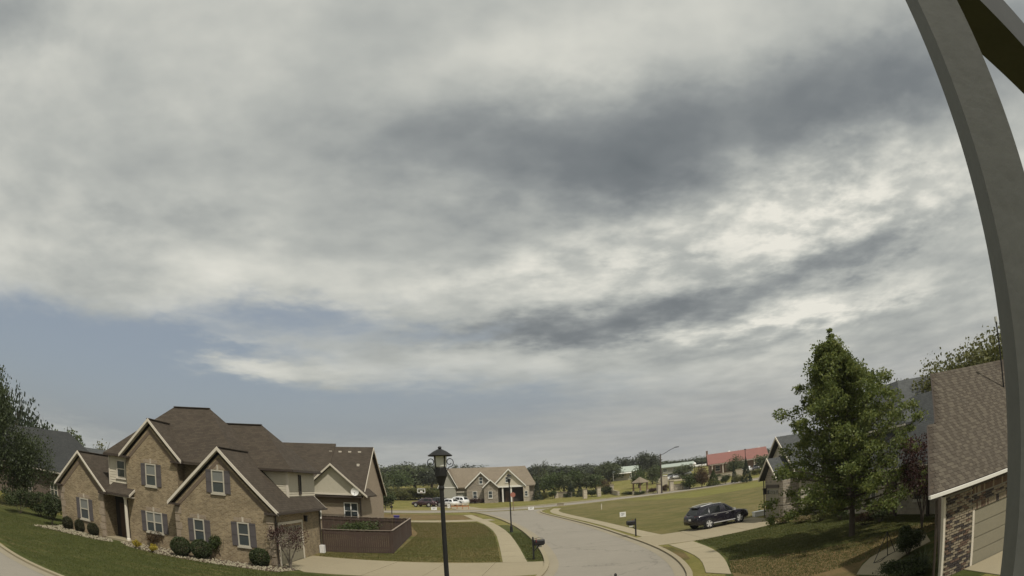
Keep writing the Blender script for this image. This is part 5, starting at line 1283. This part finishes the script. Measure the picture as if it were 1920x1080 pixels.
# ------------------------------------------------------------------ street tree on the right
def big_tree():
    rg = np.random.default_rng(5)
    t = thing('street_tree', 'large leafy pyramidal street tree on the right lawn', 'tree', (15.86, 28.88, 0))
    Ht = 10.35; tr = MB()
    tr.tube([(0, 0, -.15), (0, 0, .1), (.02, .01, 1.4), (.03, .0, 3.2), (-.15, .03, 5.5), (-.45, .05, 7.8), (-.85, .06, 9.6)], [.21, .165, .145, .12, .085, .045, .012], 12)
    cl = []
    nb = 128
    for i in range(nb):
        f = i / (nb - 1); z = 1.75 + f * 8.05
        ang = i * 2.39996 + rg.normal() * .25
        # reach: widest low down, tapering to the leader, with irregular long shoots
        reach = np.interp(z, [1.7, 2.6, 3.6, 5, 6.5, 8, 9.2, 9.9], [4.0, 4.4, 4.0, 3.15, 2.15, 1.1, .42, .1]) * rg.uniform(.74, 1.14)
        rise = np.interp(z, [1.7, 4, 7, 10], [.08, .36, .75, 1.0]) * reach
        a = Vector((-.9 * max(0, (z - 3) / 7) ** 1.6, 0, max(1.3, z - .35))); dirx, diry = math.cos(ang), math.sin(ang)
        pts = [a]
        for k in range(1, 5):
            u = k / 4; pts.append(Vector((a.x + dirx * reach * u + rg.normal() * .09, diry * reach * u + rg.normal() * .09, a.z + rise * u ** 1.3 - .25 * u * u * (z < 3) + rg.normal() * .05)))
        r0 = .05 * (1 - f) + .014
        tr.tube(pts, [r0, r0 * .8, r0 * .6, r0 * .4, r0 * .15], 5)
        for k in range(1, 5):
            m = 2 if k < 4 else 3
            for _ in range(m):
                p = pts[k]; cl.append((p.x + rg.normal() * .20, p.y + rg.normal() * .20, p.z + rg.normal() * .14, rg.uniform(.24, .46) * (1.0 if k > 1 else .8)))
    # spiky leader shoots
    for _ in range(26):
        a = rg.uniform(0, 6.28); z = rg.uniform(6.5, 10.1); r = np.interp(z, [6.5, 8, 9.2, 10.1], [2.1, 1.2, .55, .1]) * rg.uniform(.7, 1.0)
        cl.append((r * math.cos(a) - .7, r * math.sin(a), z, rg.uniform(.18, .28))); cl.append((r * math.cos(a) - .75, r * math.sin(a), z + .3, rg.uniform(.12, .2)))
    cl = np.array(cl)
    tr.build('trunk', 'bark', t)
    n_per = 66
    k = np.repeat(np.arange(len(cl)), n_per); q = rg.normal(size=(len(k), 3)); q /= np.linalg.norm(q, axis=1)[:, None]
    q *= (rg.random(len(k)) ** .5)[:, None] * cl[k, 3][:, None] * np.array([1.25, 1.25, .8])
    C = cl[k, :3] + q
    V, F = leaves(C, .145, .6, .35, rg, .62)
    add_obj('crown', arr_mesh('crown', V, F), 'leaf_main', t)
big_tree()

# ------------------------------------------------------------------ crowns shared by the distant trees (unit size)
CR = {}
for i in range(4): CR['round%d' % i] = tree_mesh('round', 1., 1., 2600, .052, 40 + i)
for i in range(2): CR['cone%d' % i] = tree_mesh('cone', 1., 1., 1800, .06, 60 + i)
for i in range(2): CR['sparse%d' % i] = tree_mesh('round', 1., 1., 800, .06, 80 + i)
CR['tall0'] = tree_mesh('round', 1., 1., 2600, .05, 91)
TK = trunk_mesh(1., .035, 3); TK2 = trunk_mesh(1., .022, 5, 3)
def ground_fix(x, y): return terr(x, y)
def put_tree(label, u, vtop, D, w, crown, leafm, name='tree', group=None, barkm='bark', zmin=None, rz=0.):
    """tree standing at ground distance D whose top reaches the given pixel"""
    p = at(u, vtop, D); z = terr(p[0], p[1]); h = max(1.0, p[2] - z)
    return tree(label, 'tree', p[0], p[1], z - .05, h, w, CR[crown], leafm, TK if 'cone' not in crown else TK2, barkm, group, name, rz)
k = 0
# wooded belt behind everything
belt = []
for i in range(46):
    u = 690 + i * 17.2 + rnd.uniform(-6, 6)
    prof = np.interp(u, [690, 740, 775, 810, 850, 880, 930, 1000, 1045, 1090, 1120, 1145, 1172, 1195, 1215, 1240, 1262, 1300, 1330, 1370, 1420, 1470], [872, 868, 862, 870, 874, 873, 876, 876, 866, 868, 867, 864, 872, 872, 868, 866, 862, 858, 852, 846, 844, 838])
    belt.append((u, prof + rnd.uniform(-3, 4), rnd.uniform(255, 330), rnd.uniform(15, 22)))
for i, (u, v, D, w) in enumerate(belt):
    put_tree('dark rounded tree in the far wooded belt on the skyline', u, v, D, w, 'round%d' % (i % 4), 'leaf_far_dark' if i % 3 else 'leaf_far', 'belt_tree', 'trees of the far wooded belt', rz=rnd.uniform(0, 6))
far = [
 ('left dark oval tree standing above the small pale house', 1174, 851, 245, 10.5, 'round1', 'leaf_far_dark'),
 ('big dark round crowned tree above the gazebo', 1216, 842, 240, 12.5, 'round2', 'leaf_far_dark'),
 ('small light green round tree behind the gazebo roof', 1196, 872, 160, 4.6, 'round0', 'leaf_mid'),
 ('drooping green tree right of the big dark tree', 1222, 872, 172, 4.8, 'tall0', 'leaf_far'),
 ('narrow green tree close to the tall light pole', 1231, 872, 176, 3.6, 'tall0', 'leaf_mid'),
 ('broad pale green tree above the stone entrance pillars', 1140, 864, 215, 11, 'round3', 'leaf_far'),
 ('medium green tree at the corner of the stone house roof', 1018, 880, 172, 6.5, 'round0', 'leaf_far'),
 ('rounded green tree second right of the stone house', 1036, 879, 165, 7.0, 'round1', 'leaf_mid'),
 ('shady green tree with gaps behind the evergreens', 1056, 884, 166, 7.0, 'round2', 'leaf_far'),
 ('pale green upright tree over the pointed evergreen', 1073, 879, 168, 6.5, 'round3', 'leaf_mid'),
 ('green tree above the first stone pillar', 1098, 882, 168, 6.0, 'round0', 'leaf_far'),
 ('green tree above the second stone pillar', 1116, 883, 168, 5.6, 'round1', 'leaf_mid'),
 ('brownish thin tree beside the hedge end', 1134, 896, 160, 4.0, 'sparse0', 'leaf_brown'),
 ('round green tree before the low pale roofed building', 1279, 868, 186, 8.0, 'round2', 'leaf_far'),
 ('green tree in front of the red roof', 1379, 852, 170, 6.6, 'round0', 'leaf_far'),
 ('broad green tree at the end of the red roof', 1440, 846, 160, 9.0, 'round1', 'leaf_far'),
 ('spreading dark tree behind the roof vents of the rear house', 712, 880, 150, 9.0, 'round3', 'leaf_far'),
 ('bright green tree at the field edge left of the lamp post', 745, 878, 215, 13, 'round0', 'leaf_mid'),
 ('tall green tree filling the gap left of the lamp post', 776, 866, 225, 14, 'round1', 'leaf_far'),
 ('dark green tree mass just left of the lantern pole', 808, 872, 225, 13, 'round2', 'leaf_far_dark'),
 ('small dark round tree left of two above the stone house ridge', 852, 870, 255, 6.0, 'round3', 'leaf_far_dark'),
 ('small dark round tree right of two above the stone house ridge', 873, 870, 255, 7.5, 'round0', 'leaf_far_dark'),
 ('tufted pine with two bare stems above the stone house', 1008, 862, 240, 5.0, 'sparse1', 'leaf_far_dark'),
 ('second tufted pine beside the first above the stone house', 1020, 861, 240, 4.4, 'sparse0', 'leaf_far_dark')]
for lb, u, v, D, w, cr, lm_ in far: put_tree(lb, u, v, D, w, cr, lm_, 'tree', rz=rnd.uniform(0, 6))
# evergreens and low planting along the far wall
def far_shrub(label, u, v, h, w, lm_, kind='round0', name='shrub', dz=0.):
    x, y, z = gpz(u, v)
    return tree(label, 'shrub', x, y, z - .05, h, w, CR[kind], lm_, TK2, 'bark', None, name, rnd.uniform(0, 6))
for lb, u, v, h, w, lm_, kd in (
 ('dark columnar evergreen beside the stone house wall', 1008, 939, 4.6, 2.6, 'leaf_conifer', 'cone0'),
 ('conical evergreen between the stone house and first pillar', 1071, 932, 3.4, 2.4, 'leaf_conifer', 'cone1'),
 ('second conical evergreen close to the first pillar', 1088, 932, 2.9, 2.2, 'leaf_conifer', 'cone0'),
 ('low round shrub beneath the short stone pillar', 1060, 933, 1.1, 1.4, 'leaf_dark', 'round1'),
 ('rounded shrub at the corner of the stone house', 1036, 935, 2.0, 2.4, 'leaf_shrub', 'round2'),
 ('dark foundation shrub under the first stone house window', 890, 944, 1.3, 2.6, 'leaf_purple', 'round0'),
 ('dark foundation shrub between the stone house windows', 905, 943, 1.2, 2.6, 'leaf_purple', 'round1'),
 ('dark foundation shrub under the second stone house window', 919, 942, 1.2, 2.4, 'leaf_purple', 'round2'),
 ('dark foundation shrub nearest the stone house porch', 933, 940, 1.1, 2.2, 'leaf_dark', 'round3'),
 ('low hedge shrub under the porch of the stone house', 975, 937, 1.0, 3.0, 'leaf_dark', 'round0'),
 ('low hedge shrub at the stone house right wing', 992, 935, 1.0, 2.6, 'leaf_dark', 'round1'),
 ('pale green boxy shrub right of the columnar evergreen', 1020, 936, 1.6, 2.2, 'leaf_olive', 'round3'),
 ('dark hedge shrub between first and second stone pillars', 1110, 931, 1.7, 3.8, 'leaf_dark', 'round2'),
 ('dark hedge shrub between second and third stone pillars', 1136, 927, 1.9, 3.8, 'leaf_dark', 'round3'),
 ('low dark hedge under the gazebo floor left side', 1178, 928, .9, 3.6, 'leaf_dark', 'round0'),
 ('low dark hedge under the gazebo floor right side', 1200, 928, .9, 3.2, 'leaf_dark', 'round1'),
 ('dark clipped hedge between gazebo and stone pillar', 1225, 924, 1.2, 2.8, 'leaf_purple', 'round2'),
 ('reddish shrub between the light pole and twin pillar', 1248, 921, 1.5, 2.2, 'leaf_purple', 'round3'),
 ('large green evergreen shrub right of the low stone wall', 1293, 917, 3.6, 4.6, 'leaf_shrub', 'round1'),
 ('tall brown green shrub in the entrance planting', 1316, 914, 4.6, 4.2, 'leaf_brown', 'round0'),
 ('upright green shrub next to the tall brown one', 1338, 911, 3.4, 3.2, 'leaf_shrub', 'cone1'),
 ('round clipped shrub below the retaining wall', 1360, 908, 2.2, 2.6, 'leaf_dark', 'round2'),
 ('round shrub below the brown brick wall', 1350, 900, 1.6, 2.6, 'leaf_dark', 'round3'),
 ('narrow dark conifer beside the entrance block', 1377, 906, 4.2, 1.5, 'leaf_conifer', 'cone0'),
 ('bushy conifer at the end of the entrance planting', 1400, 905, 4.8, 2.6, 'leaf_conifer', 'cone1'),
 ('golden grass clump by the narrow dark conifer', 1384, 906, 2.0, 2.2, 'leaf_olive', 'round0'),
 ('olive shrub at the left end of the lot hedge', 1415, 891, 1.5, 2.6, 'leaf_olive', 'round1'),
 ('olive shrub in the middle of the lot hedge', 1424, 889, 1.5, 2.6, 'leaf_olive', 'round2'),
 ('olive shrub at the right end of the lot hedge', 1433, 887, 1.5, 2.6, 'leaf_olive', 'round3')):
    far_shrub(lb, u, v, h, w, lm_, kd)
x, y, z = gpz(1288, 917); t = thing('planter_block', 'white planter block before the large evergreen shrub', 'planter', (x, y, z)); MB().box(-.7, .7, -.4, .4, -.1, .85).build('body', 'white_plastic', t); MB().box(-.76, .76, -.46, .46, .852, .95).build('rim', 'white_plastic', t)
# scrub hedge along the rough field at left
for i in range(11):
    u = 742 + i * 9.2; far_shrub('rough scrub bush in the line behind the far parked cars', u, 938 - (i % 3), rnd.uniform(2.2, 3.6), rnd.uniform(4.5, 6.5), ('leaf_olive', 'leaf_mid', 'leaf_brown')[i % 3], 'round%d' % (i % 4), 'scrub_bush')['group'] = 'scrub line behind the far cars'
# trees at the far left
for lb, u, v, D, w, cr, lm_ in (
 ('tall sparse tree at the far left skyline', 8, 700, 72, 5.0, 'tall0', 'leaf_conifer'), ('tall pointed tree second from the bend', 34, 712, 74, 4.2, 'sparse0', 'leaf_conifer'), ('dark tree standing behind the shaded roof', 62, 752, 80, 6.0, 'round0', 'leaf_conifer'),
 ('green tree right of the shaded roof', 88, 778, 88, 6.0, 'round1', 'leaf_dark'), ('olive green tree behind the grey roofed house', 118, 792, 96, 8.5, 'round2', 'leaf_far'), ('pale olive tree lowest of the left group', 140, 812, 96, 5.0, 'round3', 'leaf_mid'), ('thin pale tree beyond the brick house hip roof', 194, 814, 112, 6.0, 'sparse1', 'leaf_olive')):
    put_tree(lb, u, v, D, w, cr, lm_, 'tree', rz=rnd.uniform(0, 6))
rg_c = tree_mesh('round', 1., 1., 5200, .04, 33); CR['near'] = rg_c; CR['fine'] = tree_mesh('round', 1., 1., 15000, .021, 34); CR['fine2'] = tree_mesh('round', 1., 1., 15000, .021, 35)
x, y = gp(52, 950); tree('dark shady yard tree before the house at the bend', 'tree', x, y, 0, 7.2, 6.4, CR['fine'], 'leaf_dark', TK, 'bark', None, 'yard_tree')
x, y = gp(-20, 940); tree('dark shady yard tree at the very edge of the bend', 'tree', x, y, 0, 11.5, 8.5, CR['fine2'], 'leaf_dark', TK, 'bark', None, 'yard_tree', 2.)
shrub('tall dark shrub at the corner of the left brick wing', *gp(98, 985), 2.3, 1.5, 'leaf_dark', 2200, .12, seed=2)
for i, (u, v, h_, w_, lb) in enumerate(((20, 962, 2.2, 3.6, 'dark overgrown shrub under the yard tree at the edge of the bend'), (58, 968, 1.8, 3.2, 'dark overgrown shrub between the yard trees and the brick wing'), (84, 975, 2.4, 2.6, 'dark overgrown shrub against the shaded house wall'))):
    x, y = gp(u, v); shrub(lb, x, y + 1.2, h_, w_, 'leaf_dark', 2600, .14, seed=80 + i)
# backdrop trees on the right, above the grey roof and above the near garage
for lb, u, v, D, w, cr, lm_ in (('olive green tree above the grey hip roof', 1692, 706, 62, 9.0, 'fine', 'leaf_olive'), ('olive tree between the grey roof and brick garage', 1728, 700, 60, 9.0, 'fine', 'leaf_olive'), ('large olive green tree rising over the brick garage', 1828, 622, 46, 13, 'fine2', 'leaf_olive'), ('olive green tree behind the thin dark pole', 1890, 585, 46, 13.0, 'fine2', 'leaf_olive'), ('leafy tree top just left of the brick garage ridge', 1775, 655, 45, 8.5, 'fine2', 'leaf_olive')):
    put_tree(lb, u, v, D, w, cr, lm_, 'tree', rz=rnd.uniform(0, 6))

# ------------------------------------------------------------------ foundation planting of the brick house
rs = lambda u, v: gp(u, v)
for i, (u, v, h_, w_, lm_, lb) in enumerate((
 (124, 992, .78, .85, 'leaf_clipped', 'dark round clipped shrub at the outer end of the left brick wing'), (147, 997, .75, .82, 'leaf_clipped', 'dark round clipped shrub under the left wing window'), (172, 1004, .75, .85, 'leaf_clipped', 'dark round clipped shrub nearest the porch step'),
 (293, 1026, 1.0, 1.5, 'leaf_brown', 'brownish spreading shrub under the twin window'), (337, 1043, .95, 1.15, 'leaf_dark', 'dark green clipped shrub at the garage gable corner'), (375, 1048, .95, 1.15, 'leaf_dark', 'dark green clipped shrub under the left garage gable window'),
 (412, 1050, 1.45, 1.25, 'leaf_shrub', 'taller loose green shrub between the two garage gable windows'), (485, 1062, .85, 1.05, 'leaf_dark', 'dark green clipped shrub under the right garage gable window'))):
    x, y = gp(u, v); shrub(lb, x, y + .25, h_ * (1.08 if w_ < .9 else 1.18), w_ * (1.02 if w_ < .9 else 1.12), lm_, 4200, .08, seed=20 + i, clip=('clipped' in lb))
for i, (u, v, lb) in enumerate(((257, 1028, 'yellow flowering clump beside the porch column'), (286, 1036, 'yellow flowering clump in the pale rock bed'))):
    x, y = gp(u, v); shrub(lb, x, y, .55, .75, 'leaf_yellow', 900, .08, seed=40 + i, name='flower_clump', cat='flowers')
def small_tree(label, x, y, h, w, lm_, bark, n, leaf, seed, name='ornamental_tree', stems=4, z0=.38):
    rg = np.random.default_rng(seed); t = thing(name, label, 'tree', (x, y, 0)); tr = MB(); tips = []
    for k_ in range(stems):
        a = k_ * 6.283 / stems + rg.normal() * .3
        p = [(0, 0, -.1), (math.cos(a) * .08, math.sin(a) * .08, h * .18), (math.cos(a) * w * .16, math.sin(a) * w * .16, h * .42), (math.cos(a) * w * .3, math.sin(a) * w * .3, h * .75)]
        tr.tube(p, [.05, .04, .028, .01], 6)
        for _ in range(5):
            b = a + rg.normal() * .7; zz = h * rg.uniform(z0, .75); q = (math.cos(b) * w * rg.uniform(.2, .48), math.sin(b) * w * rg.uniform(.2, .48), zz + h * rg.uniform(.05, .22))
            tr.tube([(math.cos(a) * w * .16, math.sin(a) * w * .16, zz * .9), q], [.018, .006], 5); tips.append(q)
    tr.build('trunk', bark, t)
    tips = np.array(tips); kk = rg.integers(0, len(tips), n); q = rg.normal(size=(n, 3)); q /= np.linalg.norm(q, axis=1)[:, None]
    C = tips[kk] + q * (rg.random(n) ** .5)[:, None] * np.array([w * .2, w * .2, h * .14])
    V, F = leaves(C, leaf, .6, .3, rg); add_obj('crown', arr_mesh('crown', V, F), lm_, t); return t
x, y = gp(545, 1066); small_tree('small multi stemmed purple leaved tree at the garage corner', x, y, 2.55, 2.3, 'leaf_purple', 'bark_light', 1900, .09, 3, stems=5)
x, y = gp(1722, 1004); small_tree('purple leaved ornamental tree beside the brick garage', x + 1.2, y + 1.4, 4.6, 2.6, 'leaf_purple', 'bark', 3600, .13, 8, stems=4, z0=.3)
shrub('leafy green vine mound over the fence inside the yard', -12.2, 49.5, 2.0, 4.2, 'leaf_shrub', 2600, .16, seed=51)
shrub('pale flowering shrub behind the rear house corner', *gp(732, 952), 3.0, 3.4, 'leaf_mid', 1500, .22, seed=52)
shrub('dark shrub tree at the back of the rear house', *gp(716, 962), 4.0, 4.6, 'leaf_dark', 2200, .25, seed=53)
# planting of the right house
for i, (u, v, h_, w_, lm_, lb) in enumerate(((1470, 981, .55, 1.6, 'tan_tuft', 'dry ornamental grass row nearest the right garage'), (1505, 980, .6, 1.6, 'tan_tuft', 'dry ornamental grass row before the stone house wall'), (1540, 977, .7, 1.6, 'leaf_olive', 'olive border shrub left of the street tree trunk'), (1618, 985, .9, 1.8, 'leaf_brown', 'brown border shrub right of the street tree trunk'), (1650, 979, 1.1, 2.0, 'leaf_dark', 'dark border shrub by the porch post'), (1575, 976, 1.3, 1.8, 'leaf_shrub', 'green border shrub behind the street tree trunk'))):
    x, y = gp(u, v); shrub(lb, x, y, h_, w_, lm_, 1500, .1, seed=60 + i)
x, y = gp(1702, 1040); shrub('dark rounded shrub beside the near garden path', x, y, 1.2, 1.7, 'leaf_dark', 4200, .085, seed=70)
x, y = gp(1700, 1078); shrub('dark low shrub in the near corner bed', x - .2, y - .3, .8, 2.2, 'leaf_dark', 4200, .08, seed=71)
# spiky light-bladed plant by the garage pier
x, y = gp(1728, 1076); t = thing('spiky_plant', 'spiky pale bladed plant at the foot of the brick pier', 'plant', (x, y, 0)); mb = MB()
for i in range(70):
    a = rnd.uniform(0, 6.28); el_ = rnd.uniform(.5, 1.4); l = rnd.uniform(.6, 1.15); d = Vector((math.cos(a) * math.cos(el_), math.sin(a) * math.cos(el_), math.sin(el_))); s_ = Vector((-math.sin(a), math.cos(a), 0)) * .018
    m0 = d * l * .55; tip = d * l + Vector((math.cos(a), math.sin(a), -.6)) * .12
    mb.poly([-s_, s_, m0 + s_ * 1.3, tip, m0 - s_ * 1.3], [(0, 1, 2, 4), (4, 2, 3)])
mb.build('blades', 'spiky', t)

# ------------------------------------------------------------------ blades of grass on the nearer lawns
def grass_zone(label, pts, n, hgt, m, wd=.02):
    pts = [tuple(p) for p in pts]; xs_, ys_ = np.array([p[0] for p in pts]), np.array([p[1] for p in pts])
    P = np.stack([nrg.uniform(xs_.min(), xs_.max(), n * 3), nrg.uniform(ys_.min(), ys_.max(), n * 3)], 1)
    ins = np.zeros(len(P), bool); j = len(pts) - 1
    for i in range(len(pts)):
        (xi, yi), (xj, yj) = pts[i], pts[j]
        c = ((yi > P[:, 1]) != (yj > P[:, 1])) & (P[:, 0] < (xj - xi) * (P[:, 1] - yi) / (yj - yi + 1e-12) + xi); ins ^= c; j = i
    P = P[ins][:n]; n = len(P)
    a = nrg.uniform(0, 6.283, n); h = hgt * nrg.uniform(.5, 1.3, n); lean = nrg.normal(size=(n, 2)) * hgt * .45
    s = np.stack([np.cos(a), np.sin(a)], 1) * wd
    z = np.full(n, .0)
    V = np.stack([np.c_[P - s, z], np.c_[P + s, z], np.c_[P + lean, h]], 1).reshape(-1, 3)
    add_obj('grass', arr_mesh('grass', V, np.arange(3 * n).reshape(-1, 3)), m, label=label, cat='grass', kind='stuff')
grass_zone('green grass of the lawn before the brick house', [(-40, 30), (-28, 34.5), (-25, 32), (-13, 31), (-1, 32), (-3, 25), (-9, 21), (-14, 19.2), (-19.4, 19.7), (-24, 21.5), (-38, 29)], 90000, .05, 'blade', .017)
grass_zone('mown grass between the fence and the left sidewalk', [(-8.3, 43.05), (-13, 42.0), (-12.5, 39.5), (-1.4, 38.5), (-1.9, 48), (-2.6, 59.5), (-3.9, 70), (-5.2, 76), (-13, 76.6), (-9.4, 60)], 80000, .05, 'blade_olive', .022)
grass_zone('grass under the street tree on the right lawn', [(10.4, 40.2), (17, 41.5), (20, 40), (20.5, 24), (16, 23.4), (12.4, 22), (9.5, 22), (8.4, 26.6), (9.5, 30.4), (10.3, 34.8)], 60000, .06, 'blade')
grass_zone('grass of the strip between left sidewalk and kerb', [(.2, 38.2), (1.0, 38.2), (1.0, 44), (.7, 50), (-.05, 59), (-1.2, 58.5), (-.4, 48)], 6000, .07, 'blade')

# ------------------------------------------------------------------ light summer haze in the air
hm = bpy.data.materials.new('haze'); hm.use_nodes = True; hm.node_tree.nodes.clear()
hv = hm.node_tree.nodes.new('ShaderNodeVolumePrincipled'); hv.inputs['Density'].default_value = .0002; hv.inputs['Color'].default_value = (.90, .92, .94, 1); hv.inputs['Anisotropy'].default_value = .2
ho = hm.node_tree.nodes.new('ShaderNodeOutputMaterial'); hm.node_tree.links.new(hv.outputs[0], ho.inputs['Volume'])
MATS['haze'] = hm
MB().box(-1650, 1650, -720, 2150, -1.2, 26).build('haze', 'haze', label='thin pale summer haze filling the air over the whole neighbourhood', cat='haze', kind='stuff')
